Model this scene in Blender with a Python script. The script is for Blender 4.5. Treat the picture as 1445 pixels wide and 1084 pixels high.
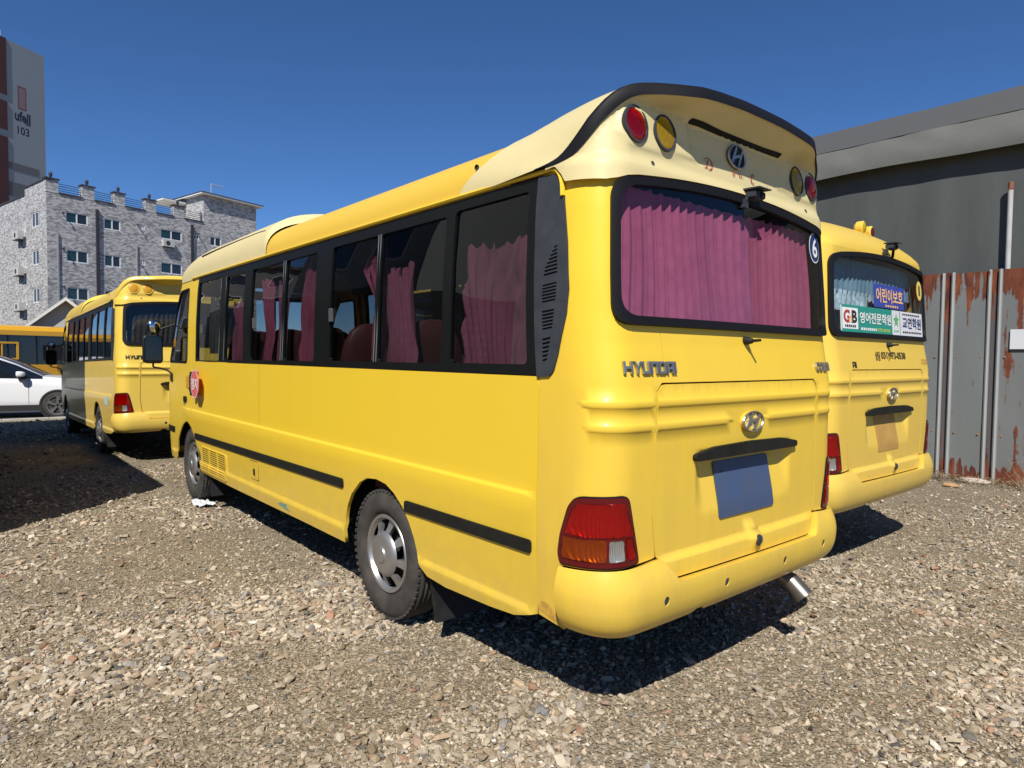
import bpy, math, random
import numpy as np
from mathutils import Vector, Matrix
from mathutils.geometry import delaunay_2d_cdt

for o in list(bpy.data.objects): bpy.data.objects.remove(o)
random.seed(7); rng = np.random.default_rng(7)
SC = bpy.context.scene
COL = SC.collection
R = math.radians

# ------------------------------------------------------------------ camera
cd = bpy.data.cameras.new('camera'); cam = bpy.data.objects.new('camera', cd); COL.objects.link(cam)
SC.camera = cam
CP = np.array([-2.89906756, -1.6795431, 1.55709409])
AZ, EL, RO = R(40.11925317), R(-2.34754964), R(0.6072765)
fw = np.array([math.sin(AZ)*math.cos(EL), math.cos(AZ)*math.cos(EL), math.sin(EL)])
rt = np.array([math.cos(AZ), -math.sin(AZ), 0.0]); up = np.cross(rt, fw)
rt2 = rt*math.cos(RO)+up*math.sin(RO); up2 = -rt*math.sin(RO)+up*math.cos(RO)
cam.matrix_world = Matrix(((rt2[0], up2[0], -fw[0], CP[0]), (rt2[1], up2[1], -fw[1], CP[1]), (rt2[2], up2[2], -fw[2], CP[2]), (0, 0, 0, 1)))
cd.sensor_fit = 'HORIZONTAL'; cd.sensor_width = 36.0; cd.lens = 933.82/1445*36.0
cd.clip_start = 0.05; cd.clip_end = 3000

# ------------------------------------------------------------------ world, sun, exposure
SUN_DIR = Vector((0.68, 0.60, -1.0)).normalized()          # the way the light travels
sun_el = math.asin(-SUN_DIR.z); sun_az = math.atan2(-SUN_DIR.x, -SUN_DIR.y)   # compass azimuth of the sun
w = bpy.data.worlds.new('World'); SC.world = w; w.use_nodes = True
nt = w.node_tree; nt.nodes.clear()
sky = nt.nodes.new('ShaderNodeTexSky'); sky.sky_type = 'NISHITA'; sky.sun_disc = False
sky.sun_elevation = sun_el; sky.sun_rotation = sun_az
sky.altitude = 3000; sky.air_density = 1.0; sky.dust_density = 0.0; sky.ozone_density = 10.0
bg = nt.nodes.new('ShaderNodeBackground'); bg.inputs['Strength'].default_value = 0.100
wo = nt.nodes.new('ShaderNodeOutputWorld')
hs = nt.nodes.new('ShaderNodeHueSaturation'); hs.inputs['Saturation'].default_value = 1.05; nt.links.new(sky.outputs[0], hs.inputs['Color']); nt.links.new(hs.outputs[0], bg.inputs[0]); nt.links.new(bg.outputs[0], wo.inputs[0])
sl = bpy.data.lights.new('sun', 'SUN'); so = bpy.data.objects.new('sun', sl); COL.objects.link(so)
sl.energy = 5.0; sl.angle = R(0.53); sl.color = (1.0, 0.955, 0.88)
so.rotation_euler = SUN_DIR.to_track_quat('-Z', 'Y').to_euler(); so.location = (-20, -20, 30)
vs = SC.view_settings; vs.view_transform = 'Standard'; vs.look = 'None'; vs.exposure = 0.2; vs.gamma = 1.0; vs.use_curve_mapping = False
SC.cycles.max_bounces = 10; SC.cycles.transparent_max_bounces = 16; SC.cycles.caustics_reflective = False; SC.cycles.caustics_refractive = False

# ------------------------------------------------------------------ materials
MATS = {}
def mat(name, col, rough=0.6, metal=0.0, var=0.0, vscale=6.0, bump=0.0, bscale=60.0, coat=0.0, spec=0.5, col2=None, detail=6.0, dirt=None, vst=1.0):
    """Principled material; `var` mixes towards col2 (or a darker tone) by noise, `bump` adds fine relief."""
    m = bpy.data.materials.new(name); m.use_nodes = True; n = m.node_tree.nodes; l = m.node_tree.links
    b = n['Principled BSDF']
    b.inputs['Base Color'].default_value = (*col, 1); b.inputs['Roughness'].default_value = rough; b.inputs['Metallic'].default_value = metal
    b.inputs['Coat Weight'].default_value = coat; b.inputs['Coat Roughness'].default_value = 0.08; b.inputs['Specular IOR Level'].default_value = spec
    tc = n.new('ShaderNodeTexCoord')
    out = None
    if var > 0:
        nz = n.new('ShaderNodeTexNoise'); nz.inputs['Scale'].default_value = vscale; nz.inputs['Detail'].default_value = detail; nz.inputs['Roughness'].default_value = 0.62
        mp0 = n.new('ShaderNodeMapping'); mp0.inputs['Scale'].default_value = (1, 1, vst); l.new(tc.outputs['Object'], mp0.inputs[0]); l.new(mp0.outputs[0], nz.inputs['Vector'])
        cr = n.new('ShaderNodeValToRGB'); cr.color_ramp.elements[0].position = 0.36; cr.color_ramp.elements[1].position = 0.68
        c2 = col2 or tuple(c*0.7 for c in col)
        cr.color_ramp.elements[0].color = (*col, 1)
        cr.color_ramp.elements[1].color = (*[a*(1-var)+b_*var for a, b_ in zip(col, c2)], 1)
        l.new(nz.outputs['Fac'], cr.inputs['Fac']); out = cr.outputs['Color']
        mr = n.new('ShaderNodeMapRange'); mr.inputs['To Min'].default_value = max(0.02, rough-0.06); mr.inputs['To Max'].default_value = min(1, rough+0.1)
        l.new(nz.outputs['Fac'], mr.inputs['Value']); l.new(mr.outputs[0], b.inputs['Roughness'])
    if dirt:      # (colour, z of dirt top, fade, strength): splashed road dirt on the low part of a body, broken by noise
        sp = n.new('ShaderNodeSeparateXYZ'); l.new(tc.outputs['Object'], sp.inputs[0])
        nz2 = n.new('ShaderNodeTexNoise'); nz2.inputs['Scale'].default_value = 9; nz2.inputs['Detail'].default_value = 8; nz2.inputs['Roughness'].default_value = 0.7
        mp2 = n.new('ShaderNodeMapping'); mp2.inputs['Scale'].default_value = (1, 1, dirt[4] if len(dirt) > 4 else 1); l.new(tc.outputs['Object'], mp2.inputs[0]); l.new(mp2.outputs[0], nz2.inputs['Vector'])
        m1 = n.new('ShaderNodeMapRange'); m1.inputs['From Min'].default_value = dirt[1]; m1.inputs['From Max'].default_value = dirt[1]-dirt[2]
        l.new(sp.outputs['Z'], m1.inputs['Value'])
        m2 = n.new('ShaderNodeMath'); m2.operation = 'MULTIPLY'; l.new(m1.outputs[0], m2.inputs[0]); l.new(nz2.outputs['Fac'], m2.inputs[1])
        m3 = n.new('ShaderNodeMath'); m3.operation = 'MULTIPLY'; m3.inputs[1].default_value = dirt[3]; l.new(m2.outputs[0], m3.inputs[0])
        mx = n.new('ShaderNodeMix'); mx.data_type = 'RGBA'; l.new(m3.outputs[0], mx.inputs['Factor'])
        if out: l.new(out, mx.inputs[6])
        else: mx.inputs[6].default_value = (*col, 1)
        mx.inputs[7].default_value = (*dirt[0], 1); out = mx.outputs[2]
    if out: l.new(out, b.inputs['Base Color'])
    if bump > 0:
        nb = n.new('ShaderNodeTexNoise'); nb.inputs['Scale'].default_value = bscale; nb.inputs['Detail'].default_value = 5
        l.new(tc.outputs['Object'], nb.inputs['Vector'])
        bp = n.new('ShaderNodeBump'); bp.inputs['Strength'].default_value = bump; bp.inputs['Distance'].default_value = 0.01
        l.new(nb.outputs['Fac'], bp.inputs['Height']); l.new(bp.outputs[0], b.inputs['Normal'])
    MATS[name] = m
    return m

def glass(name, tint, refl_rough=0.0, ior=1.5):
    """thin tinted pane: a coloured see-through layer under a mirror-like surface"""
    m = bpy.data.materials.new(name); m.use_nodes = True; n = m.node_tree.nodes; l = m.node_tree.links
    n.clear()
    t = n.new('ShaderNodeBsdfTransparent'); t.inputs[0].default_value = (*tint, 1)
    g = n.new('ShaderNodeBsdfGlossy'); g.inputs['Roughness'].default_value = refl_rough; g.inputs['Color'].default_value = (0.95, 0.97, 1, 1)
    # Schlick reflectance from the facing angle (the same from both sides of the thin pane)
    lw = n.new('ShaderNodeLayerWeight'); lw.inputs['Blend'].default_value = 0.5
    pw = n.new('ShaderNodeMath'); pw.operation = 'POWER'; pw.inputs[1].default_value = 5; l.new(lw.outputs['Facing'], pw.inputs[0])
    ma = n.new('ShaderNodeMath'); ma.operation = 'MULTIPLY_ADD'; ma.inputs[1].default_value = 0.93; ma.inputs[2].default_value = 0.045; l.new(pw.outputs[0], ma.inputs[0])
    mx = n.new('ShaderNodeMixShader'); o = n.new('ShaderNodeOutputMaterial')
    l.new(ma.outputs[0], mx.inputs[0]); l.new(t.outputs[0], mx.inputs[1]); l.new(g.outputs[0], mx.inputs[2]); l.new(mx.outputs[0], o.inputs[0])
    MATS[name] = m
    return m

DIRT = (0.36, 0.26, 0.13)
YEL = mat('yellow_paint', (0.83, 0.568, 0.036), 0.34, var=0.22, vscale=2.3, coat=0.18, spec=0.35, col2=(0.75, 0.49, 0.04), bump=0.02, bscale=3, dirt=(DIRT, 1.0, 0.75, 0.8))
YELR = mat('yellow_rear_paint', (0.86, 0.580, 0.045), 0.38, var=0.30, vscale=3.1, coat=0.12, spec=0.3, col2=(0.76, 0.49, 0.045), bump=0.03, bscale=4, dirt=(DIRT, 1.75, 1.3, 0.62, .16))
YELROOF = mat('yellow_roof_paint', (0.74, 0.48, 0.055), 0.45, var=0.25, vscale=4, coat=0.05, spec=0.3, col2=(0.66, 0.45, 0.08))
CREAM = mat('cream_plastic', (0.69, 0.59, 0.305), 0.45, var=0.3, vscale=3.0, coat=0.05, spec=0.3, col2=(0.60, 0.50, 0.25))
YEL2 = mat('faded_yellow_paint', (0.76, 0.52, 0.075), 0.36, var=0.25, vscale=2.3, coat=0.15, spec=0.35, col2=(0.66, 0.45, 0.10), dirt=(DIRT, 1.2, 0.9, 0.5))
YEL3 = mat('amber_yellow_paint', (0.78, 0.55, 0.085), 0.36, var=0.25, vscale=2.6, coat=0.15, spec=0.35, col2=(0.72, 0.52, 0.13), dirt=(DIRT, 1.4, 1.2, 0.5))
RUSTSPOT = mat('rust_spot', (0.30, 0.13, 0.04), 0.9, var=0.6, vscale=30, col2=(0.55, 0.32, 0.06)); RUSTY = mat('rust_bleed', (0.44, 0.23, 0.045), 0.8, var=1.0, vscale=22, col2=(0.72, 0.47, 0.06))
BLACK = mat('black_plastic', (0.012, 0.012, 0.013), 0.5, spec=0.25, var=0.4, vscale=20, col2=(0.04, 0.04, 0.04))
SEAL = mat('black_rubber', (0.008, 0.008, 0.010), 0.6, spec=0.2)
FRAME = mat('black_window_frame', (0.007, 0.008, 0.008), 0.35, spec=0.18)
SLATE = mat('dark_slate_plastic', (0.034, 0.040, 0.050), 0.6, spec=0.25, var=0.4, vscale=12, col2=(0.07, 0.075, 0.08))
STRIPB = mat('black_trim', (0.011, 0.011, 0.009), 0.7, spec=0.2, var=0.5, vscale=14, col2=(0.026, 0.025, 0.02))
DARK = mat('dark_void', (0.006, 0.006, 0.006), 0.9)
UNDER = mat('underbody_black', (0.012, 0.011, 0.010), 0.85, var=0.5, vscale=5, col2=(0.03, 0.025, 0.02))
TYRE = mat('tyre_rubber', (0.030, 0.028, 0.026), 0.85, var=0.7, vscale=9, col2=(0.085, 0.072, 0.058), bump=0.15, bscale=120)
HUB = mat('silver_hubcap', (0.41, 0.41, 0.41), 0.38, metal=0.75, var=0.5, vscale=9, col2=(0.30, 0.28, 0.26))
CHROME = mat('chrome', (0.50, 0.475, 0.44), 0.30, metal=0.85, var=0.5, vscale=25, col2=(0.33, 0.31, 0.28))
STEEL = mat('exhaust_steel', (0.36, 0.33, 0.29), 0.34, metal=0.9, var=0.5, vscale=25, col2=(0.2, 0.17, 0.14))
GSIDE = glass('tinted_side_glass', (0.39, 0.40, 0.40))
GREAR = glass('tinted_rear_glass', (0.74, 0.72, 0.74))
GDARK = glass('dark_tinted_glass', (0.10, 0.10, 0.11))
GSMOKE = glass('smoked_glass', (0.42, 0.43, 0.45))
GCLEAR = glass('clear_glass', (0.82, 0.86, 0.85))
CURT = mat('pink_curtain', (0.47, 0.115, 0.21), 0.85, var=0.6, vscale=14, col2=(0.33, 0.07, 0.14), detail=10)
CURTD = mat('maroon_curtain', (0.42, 0.13, 0.22), 0.9, var=0.5, vscale=16, col2=(0.28, 0.08, 0.15), detail=10)
CURTG = mat('grey_curtain', (0.13, 0.13, 0.135), 0.9, var=0.5, vscale=14, col2=(0.05, 0.05, 0.055))
LACE = mat('blue_curtain', (0.16, 0.26, 0.36), 0.9, var=0.5, vscale=20, col2=(0.10, 0.17, 0.26))
LACEW = mat('pale_lace', (0.52, 0.62, 0.68), 0.9, var=0.9, vscale=28, col2=(0.16, 0.26, 0.36))
SEATM = mat('maroon_vinyl', (0.15, 0.045, 0.05), 0.5, var=0.4, vscale=10, col2=(0.09, 0.03, 0.035))
LINER = mat('interior_lining', (0.045, 0.043, 0.04), 0.9)
LINERR = mat('ceiling_lining', (0.07, 0.07, 0.068), 0.9)

def lens(name, col, rough=0.16):
    m = mat(name, col, rough, coat=0.25, bump=0.0, spec=0.4)
    n = m.node_tree.nodes; l = m.node_tree.links; b = n['Principled BSDF']
    wv = n.new('ShaderNodeTexWave'); wv.inputs['Scale'].default_value = 60; wv.bands_direction = 'X'
    tc = [x for x in n if x.type == 'TEX_COORD'][0]; l.new(tc.outputs['Object'], wv.inputs[0])
    bp = n.new('ShaderNodeBump'); bp.inputs['Strength'].default_value = 0.12; bp.inputs['Distance'].default_value = 0.003
    l.new(wv.outputs['Fac'], bp.inputs['Height']); l.new(bp.outputs[0], b.inputs['Normal'])
    b.inputs['Subsurface Weight'].default_value = 0.0
    return m
RED = lens('red_lens', (0.30, 0.004, 0.006)); RED2 = lens('deep_red_lens', (0.20, 0.003, 0.008)); DRED = lens('dark_red_lens', (0.10, 0.004, 0.006)); AMB = lens('amber_lens', (0.42, 0.11, 0.008)); CLR = lens('clear_lens', (0.33, 0.33, 0.325))
def clear_lens(name, tint):
    m = glass(name, tint); return m
RGL = clear_lens('red_lamp_glass', (0.80, 0.014, 0.018)); AGL = clear_lens('amber_lamp_glass', (0.72, 0.27, 0.03)); CGLS = clear_lens('clear_lamp_glass', (0.80, 0.80, 0.78)); RGL2 = clear_lens('deep_red_lamp_glass', (0.66, 0.010, 0.03)); YGL = clear_lens('yellow_lamp_glass', (0.92, 0.70, 0.02))
REFL = mat('lamp_reflector', (0.62, 0.61, 0.60), 0.36, metal=0.55)
_n = REFL.node_tree.nodes; _l = REFL.node_tree.links; _w = _n.new('ShaderNodeTexWave'); _w.inputs['Scale'].default_value = 38; _w.inputs['Distortion'].default_value = 1.5; _w.inputs['Detail'].default_value = 1; _bp = _n.new('ShaderNodeBump'); _bp.inputs['Strength'].default_value = .5; _bp.inputs['Distance'].default_value = .006
_l.new([x for x in _n if x.type == 'TEX_COORD'][0].outputs['Object'], _w.inputs[0]); _l.new(_w.outputs['Fac'], _bp.inputs['Height']); _l.new(_bp.outputs[0], _n['Principled BSDF'].inputs['Normal'])
YLENS = lens('yellow_lens', (0.42, 0.32, 0.006)); OLENS = lens('orange_lens', (0.62, 0.30, 0.015), 0.35)
WHITE = mat('white_print', (0.78, 0.78, 0.76), 0.5); REDP = mat('red_print', (0.40, 0.04, 0.03), 0.6); NAVY = mat('navy_print', (0.012, 0.03, 0.13), 0.5)
SIGNR = mat('red_sign', (0.66, 0.12, 0.12), 0.5, var=0.3, vscale=15, col2=(0.6, 0.24, 0.22)); PLATEB = mat('blue_plate', (0.045, 0.080, 0.17), 0.5, var=0.6, vscale=9, col2=(0.075, 0.085, 0.12))
GREEN = mat('green_sign', (0.02, 0.26, 0.20), 0.5); BLUE = mat('blue_sign', (0.035, 0.06, 0.32), 0.5); ORNG = mat('orange_print', (0.80, 0.47, 0.22), 0.5)
LIME = mat('lime_print', (0.50, 0.62, 0.10), 0.5); SGRN = mat('star_green', (0.10, 0.42, 0.10), 0.5); INK = mat('black_ink', (0.02, 0.02, 0.022), 0.5); YDISC = mat('yellow_disc', (0.75, 0.56, 0.12), 0.5)
PAPER = mat('white_sign', (0.66, 0.67, 0.69), 0.5)
BROWNP = mat('brown_patch', (0.42, 0.24, 0.06), 0.6, var=0.5, vscale=9, col2=(0.55, 0.33, 0.08))

# ------------------------------------------------------------------ mesh helpers
def link(name, me, parent=None, label=None):
    o = bpy.data.objects.new(name, me); COL.objects.link(o)
    if parent is not None: o.parent = parent
    if label: o['label'] = label
    return o
def new_mesh(name, v, f, m=None, smooth=False, normals=None, mats=None, fm=None, uv=None):
    me = bpy.data.meshes.new(name)
    me.from_pydata([tuple(map(float, p)) for p in v], [], [tuple(map(int, q)) for q in f])
    for x in (mats or ([m] if m else [])): me.materials.append(x)
    if fm is not None: me.polygons.foreach_set('material_index', np.asarray(fm, np.int32))
    if smooth: me.polygons.foreach_set('use_smooth', [True]*len(me.polygons))
    if uv is not None:
        ul = me.uv_layers.new(name='UVMap'); li = np.empty(len(me.loops), np.int32); me.loops.foreach_get('vertex_index', li)
        ul.data.foreach_set('uv', np.asarray(uv, np.float32)[li].ravel())
    if normals is not None:
        me.polygons.foreach_set('use_smooth', [True]*len(me.polygons))
        me.normals_split_custom_set_from_vertices([tuple(map(float, q)) for q in normals])
    me.update()
    return me
class MB:
    def __init__(s): s.v = []; s.f = []; s.m = []; s.uv = []
    def add(s, v, f, mi=0):
        b = len(s.v); s.v += [tuple(map(float, p)) for p in v]; s.f += [tuple(int(i)+b for i in q) for q in f]; s.m += [mi]*len(f)
        return s
    def box(s, x0, x1, y0, y1, z0, z1, mi=0, bev=0.0):
        if bev > 0:
            b = bev; P = []
            for z, q in ((z0, b), (z0+b, 0), (z1-b, 0), (z1, b)):
                P.append([(x0+q+b*0, y0+q), (x1-q, y0+q), (x1-q, y1-q), (x0+q, y1-q)])
            v = [(x, y, z) for z, ring in zip((z0, z0+b, z1-b, z1), P) for x, y in ring]
            f = [(3, 2, 1, 0), (12, 13, 14, 15)]
            for k in range(3):
                for i in range(4): j = (i+1) % 4; f.append((4*k+i, 4*k+j, 4*k+4+j, 4*k+4+i))
            return s.add(v, f, mi)
        v = [(x0, y0, z0), (x1, y0, z0), (x1, y1, z0), (x0, y1, z0), (x0, y0, z1), (x1, y0, z1), (x1, y1, z1), (x0, y1, z1)]
        return s.add(v, [(3, 2, 1, 0), (4, 5, 6, 7), (0, 1, 5, 4), (1, 2, 6, 5), (2, 3, 7, 6), (3, 0, 4, 7)], mi)
    def obox(s, o, a, b, c, mi=0):
        """box from corner o along three edge vectors"""
        o, a, b, c = map(np.array, (o, a, b, c))
        v = [o, o+a, o+a+b, o+b, o+c, o+a+c, o+a+b+c, o+b+c]
        f = [(3, 2, 1, 0), (4, 5, 6, 7), (0, 1, 5, 4), (1, 2, 6, 5), (2, 3, 7, 6), (3, 0, 4, 7)]
        if np.dot(np.cross(a, b), c) < 0: f = [q[::-1] for q in f]
        return s.add(v, f, mi)
    def tube(s, pts, r, n=8, mi=0, cap=True):
        pts = [np.array(p, float) for p in pts]; rings = []; ref = None
        for i, p in enumerate(pts):
            d = pts[min(i+1, len(pts)-1)]-pts[max(i-1, 0)]; d /= np.linalg.norm(d)+1e-12
            if ref is None or abs(np.dot(ref, d)) > .95: ref = np.array([0, 0, 1.]) if abs(d[2]) < .9 else np.array([1., 0, 0])
            a = np.cross(ref, d); a /= np.linalg.norm(a); b = np.cross(d, a); ref = b
            rr = r[i] if hasattr(r, '__len__') else r
            rings.append([p+rr*(math.cos(t)*a+math.sin(t)*b) for t in np.linspace(0, 2*math.pi, n, endpoint=False)])
        v = [q for ring in rings for q in ring]; f = []
        for k in range(len(pts)-1):
            for i in range(n): j = (i+1) % n; f.append((k*n+i, k*n+j, k*n+n+j, k*n+n+i))
        if cap: f += [tuple(range(n))[::-1], tuple((len(pts)-1)*n+i for i in range(n))]
        return s.add(v, f, mi)
    def lathe(s, prof, o=(0, 0, 0), axis='x', n=32, mi=0, sx=1, sy=1, close=False):
        """prof: (axial, radius) pairs"""
        v = []; f = []
        for a, r in prof:
            for t in np.linspace(0, 2*math.pi, n, endpoint=False):
                c, q = r*math.cos(t)*sx, r*math.sin(t)*sy
                p = {'x': (a, c, q), 'y': (q, a, c), 'z': (c, q, a)}[axis]
                v.append((p[0]+o[0], p[1]+o[1], p[2]+o[2]))
        for k in range(len(prof)-1):
            for i in range(n): j = (i+1) % n; f.append((k*n+i, k*n+j, k*n+n+j, k*n+n+i))
        if close: f += [tuple(range(n))[::-1], tuple((len(prof)-1)*n+i for i in range(n))]
        return s.add(v, f, mi)
    def mesh(s, name, m, smooth=False, uv=None):
        me = new_mesh(name, s.v, s.f, mats=m if isinstance(m, (list, tuple)) else [m], fm=s.m if isinstance(m, (list, tuple)) else None, uv=uv)
        if smooth:
            me.polygons.foreach_set('use_smooth', [True]*len(me.polygons))
            try: me.set_sharp_from_angle(angle=R(38))
            except Exception: pass
        return me
    def build(s, name, m, parent=None, smooth=False, label=None):
        return link(name, s.mesh(name, m, smooth), parent, label)
def tag(o, label=None, cat=None, group=None, kind=None):
    if label: o['label'] = label
    if cat: o['category'] = cat
    if group: o['group'] = group
    if kind: o['kind'] = kind
    return o
def empty(name, loc=(0, 0, 0), rz=0.0, label=None, cat=None, group=None):
    o = bpy.data.objects.new(name, None); COL.objects.link(o); o.location = loc; o.rotation_euler = (0, 0, rz); o.empty_display_size = 0.3
    return tag(o, label, cat, group)
def children(o): return [c for c in bpy.data.objects if c.parent == o]
def copy_tree(o, parent=None):
    kids = children(o); c = o.copy(); COL.objects.link(c)
    if parent is not None: c.parent = parent
    for k in kids: copy_tree(k, c)
    return c
def sm(a, b, x):
    t = np.clip((np.asarray(x, float)-a)/(b-a), 0, 1); return t*t*(3-2*t)
def pin(poly, x, y):
    """points in polygon (vectorised)"""
    x = np.asarray(x); y = np.asarray(y); ins = np.zeros(x.shape, bool); n = len(poly); j = n-1
    for i in range(n):
        xi, yi = poly[i]; xj, yj = poly[j]
        c = ((yi > y) != (yj > y)) & (x < (xj-xi)*(y-yi)/((yj-yi) if yj != yi else 1e-12)+xi)
        ins ^= c; j = i
    return ins
def rrect(x0, x1, y0, y1, r, n=5):
    p = []
    for cx, cy, a0 in ((x1-r, y0+r, -90), (x1-r, y1-r, 0), (x0+r, y1-r, 90), (x0+r, y0+r, 180)):
        for k in range(n+1): a = R(a0+90*k/n); p.append((cx+r*math.cos(a), cy+r*math.sin(a)))
    return p
def ell(cx, cy, rx, ry, n=24): return [(cx+rx*math.cos(t), cy+ry*math.sin(t)) for t in np.linspace(0, 2*math.pi, n, endpoint=False)]
def rpoly(pts, r, n=4):
    """polygon with rounded corners"""
    out = []; N = len(pts)
    for i in range(N):
        p = np.array(pts[i], float); a = np.array(pts[i-1], float); b = np.array(pts[(i+1) % N], float)
        ra = min(r, np.linalg.norm(a-p)*.48); rb = min(r, np.linalg.norm(b-p)*.48)
        A = p+(a-p)/np.linalg.norm(a-p)*ra; B = p+(b-p)/np.linalg.norm(b-p)*rb
        for k in range(n+1): t = k/n; out.append(tuple((1-t)**2*A+2*t*(1-t)*p+t*t*B))
    return out
def resample(poly, el):
    out = []; n = len(poly)
    for i in range(n):
        a = np.array(poly[i], float); b = np.array(poly[(i+1) % n], float); k = max(1, int(math.ceil(np.linalg.norm(b-a)/el)))
        for j in range(k): out.append(tuple(a+(b-a)*j/k))
    return out
def merge_lines(lo, hi, step, extra=()):
    q = sorted(set([round(v, 4) for v in np.arange(lo, hi, step)]+[round(e, 4) for e in extra if lo < e < hi])); out = []
    ex = set(round(e, 4) for e in extra)
    for v in q:
        if v not in ex and any(abs(v-e) < step*.45 for e in ex): continue
        out.append(v)
    return out
def triangulate(outer, holes, ds, dz, es=(), ez=(), el=None, xp=None):
    el = el or max(ds, dz)
    loops = [resample(outer, el)]+[resample(h, el) for h in holes]
    pts = []; edges = []
    for lp in loops:
        b = len(pts); pts += lp; edges += [(b+i, b+(i+1) % len(lp)) for i in range(len(lp))]
    bp = np.array(pts); x0, y0 = bp.min(0); x1, y1 = bp.max(0)
    if ds < 900:
        S = merge_lines(x0+ds*.5, x1, ds, es); Z = merge_lines(y0+dz*.5, y1, dz, ez)
        if S and Z:
            G = np.array([(a, b) for a in S for b in Z]+(list(xp) if xp is not None else [])); k = pin(outer, G[:, 0], G[:, 1])
            for h in holes: k &= ~pin(h, G[:, 0], G[:, 1])
            G = G[k]
            if len(G):
                md = np.full(len(G), 9.0)
                for i in range(0, len(bp), 200):
                    dd = np.hypot(G[:, None, 0]-bp[None, i:i+200, 0], G[:, None, 1]-bp[None, i:i+200, 1]).min(1); md = np.minimum(md, dd)
                G = G[md > min(ds, dz)*.12+.0015]; pts += [tuple(g) for g in G]
    v, e, f, *_ = delaunay_2d_cdt([Vector(p) for p in pts], edges, [], 0, 1e-6)
    v = np.array([(p.x, p.y) for p in v]); f = np.array(f)
    c = v[f].mean(1); k = pin(outer, c[:, 0], c[:, 1])
    for h in holes: k &= ~pin(h, c[:, 0], c[:, 1])
    f = f[k]
    a = v[f]; ar = (a[:, 1, 0]-a[:, 0, 0])*(a[:, 2, 1]-a[:, 0, 1])-(a[:, 1, 1]-a[:, 0, 1])*(a[:, 2, 0]-a[:, 0, 0])
    f[ar < 0] = f[ar < 0][:, ::-1]
    return v, f, loops
def normal_of(surf, s, z, e=.004):
    s = np.asarray(s, float); z = np.asarray(z, float)
    n = np.cross(surf(s+e, z)-surf(s-e, z), surf(s, z+e)-surf(s, z-e))
    return n/(np.linalg.norm(n, axis=-1, keepdims=True)+1e-12)
def patch_mesh(name, surf, outer, holes, m, ds=.08, dz=.08, es=(), ez=(), off=0.0, rim=.02, el=None, mir=False, dome=0.0, xp=None):
    """a panel cut from the surface `surf` by an outline and holes, with returned edges `rim` deep"""
    if mir: outer = [(-a, b) for a, b in outer][::-1]; holes = [[(-a, b) for a, b in h][::-1] for h in holes]; es = [-q for q in es]
    v2, f, loops = triangulate(outer, holes, ds, dz, es, ez, el, xp)
    P = surf(v2[:, 0], v2[:, 1]); N = normal_of(surf, v2[:, 0], v2[:, 1])
    o_ = off
    if dome:
        bp = np.array(loops[0]); cx, cy = bp.mean(0); rx = np.abs(bp[:, 0]-cx).max(); ry = np.abs(bp[:, 1]-cy).max()
        q = np.clip(1-((v2[:, 0]-cx)/rx)**2-((v2[:, 1]-cy)/ry)**2, 0, 1)
        o_ = (off+dome*np.sqrt(q))[:, None]
    P = P+N*o_
    V = list(P); F = [tuple(q) for q in f]; NN = list(N)
    if rim:
        for lp in loops:
            L_ = np.array(lp); Pl = surf(L_[:, 0], L_[:, 1]); Nl = normal_of(surf, L_[:, 0], L_[:, 1]); A = Pl+Nl*off; B = A-Nl*rim
            n = len(lp); sgn = 1 if sum(L_[i-1][0]*L_[i][1]-L_[i][0]*L_[i-1][1] for i in range(n)) > 0 else -1
            outside = lp is loops[0]
            b = len(V)
            T = np.roll(A, -1, 0)-np.roll(A, 1, 0); SN = np.cross(T, Nl)*sgn*(1 if outside else -1); SN /= np.linalg.norm(SN, axis=1, keepdims=True)+1e-12
            V += list(A)+list(B); NN += list(SN)*2
            for i in range(n):
                j = (i+1) % n; q = (b+i, b+n+i, b+n+j, b+j)
                if (sgn > 0) != outside: q = q[::-1]
                F.append(q)
    return new_mesh(name, V, F, m, normals=None if dome else NN, smooth=bool(dome))

def text_geo(body, w, h, extrude=0.0, bold=0.0, shear=0.0, res=3):
    """lettering as flat geometry fitted to w x h, centred on 0"""
    c = bpy.data.curves.new('lettering', 'FONT'); c.body = body; c.size = 1; c.resolution_u = res; c.extrude = extrude; c.offset = bold; c.shear = shear
    o = bpy.data.objects.new('lettering', c); COL.objects.link(o)
    me = o.to_mesh()
    v = np.array([tuple(p.co) for p in me.vertices]); f = [tuple(p.vertices) for p in me.polygons]
    o.to_mesh_clear(); bpy.data.objects.remove(o); bpy.data.curves.remove(c)
    lo = v.min(0); hi = v.max(0)
    v[:, 0] = (v[:, 0]-(lo[0]+hi[0])/2)*w/(hi[0]-lo[0]); v[:, 1] = (v[:, 1]-(lo[1]+hi[1])/2)*h/(hi[1]-lo[1])
    return v, f
def put2d(name, surf, geo, at, off, m, parent, rot=0.0, thick=1.0):
    """lay flat geometry (lettering, marks) onto a surface"""
    v, f = geo; c, s_ = math.cos(rot), math.sin(rot)
    u = at[0]+v[:, 0]*c-v[:, 1]*s_; z = at[1]+v[:, 0]*s_+v[:, 1]*c
    P = surf(u, z)+normal_of(surf, u, z)*(off+v[:, 2:3]*thick)
    return link(name, new_mesh(name, P, f, m), parent)
def ribbon(pts, wd):
    """a 2-D brush stroke: pts with a width (or widths)"""
    p = np.array(pts, float); n = len(p); d = np.gradient(p, axis=0); d /= np.linalg.norm(d, axis=1, keepdims=True)+1e-9
    q = np.c_[-d[:, 1], d[:, 0]]; wd = np.asarray(wd)*np.ones(n)
    v = np.r_[p+q*wd[:, None]/2, p-q*wd[:, None]/2]; f = [(i+n, i+n+1, i+1, i) for i in range(n-1)]
    return np.c_[v, np.zeros(2*n)], f
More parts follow.
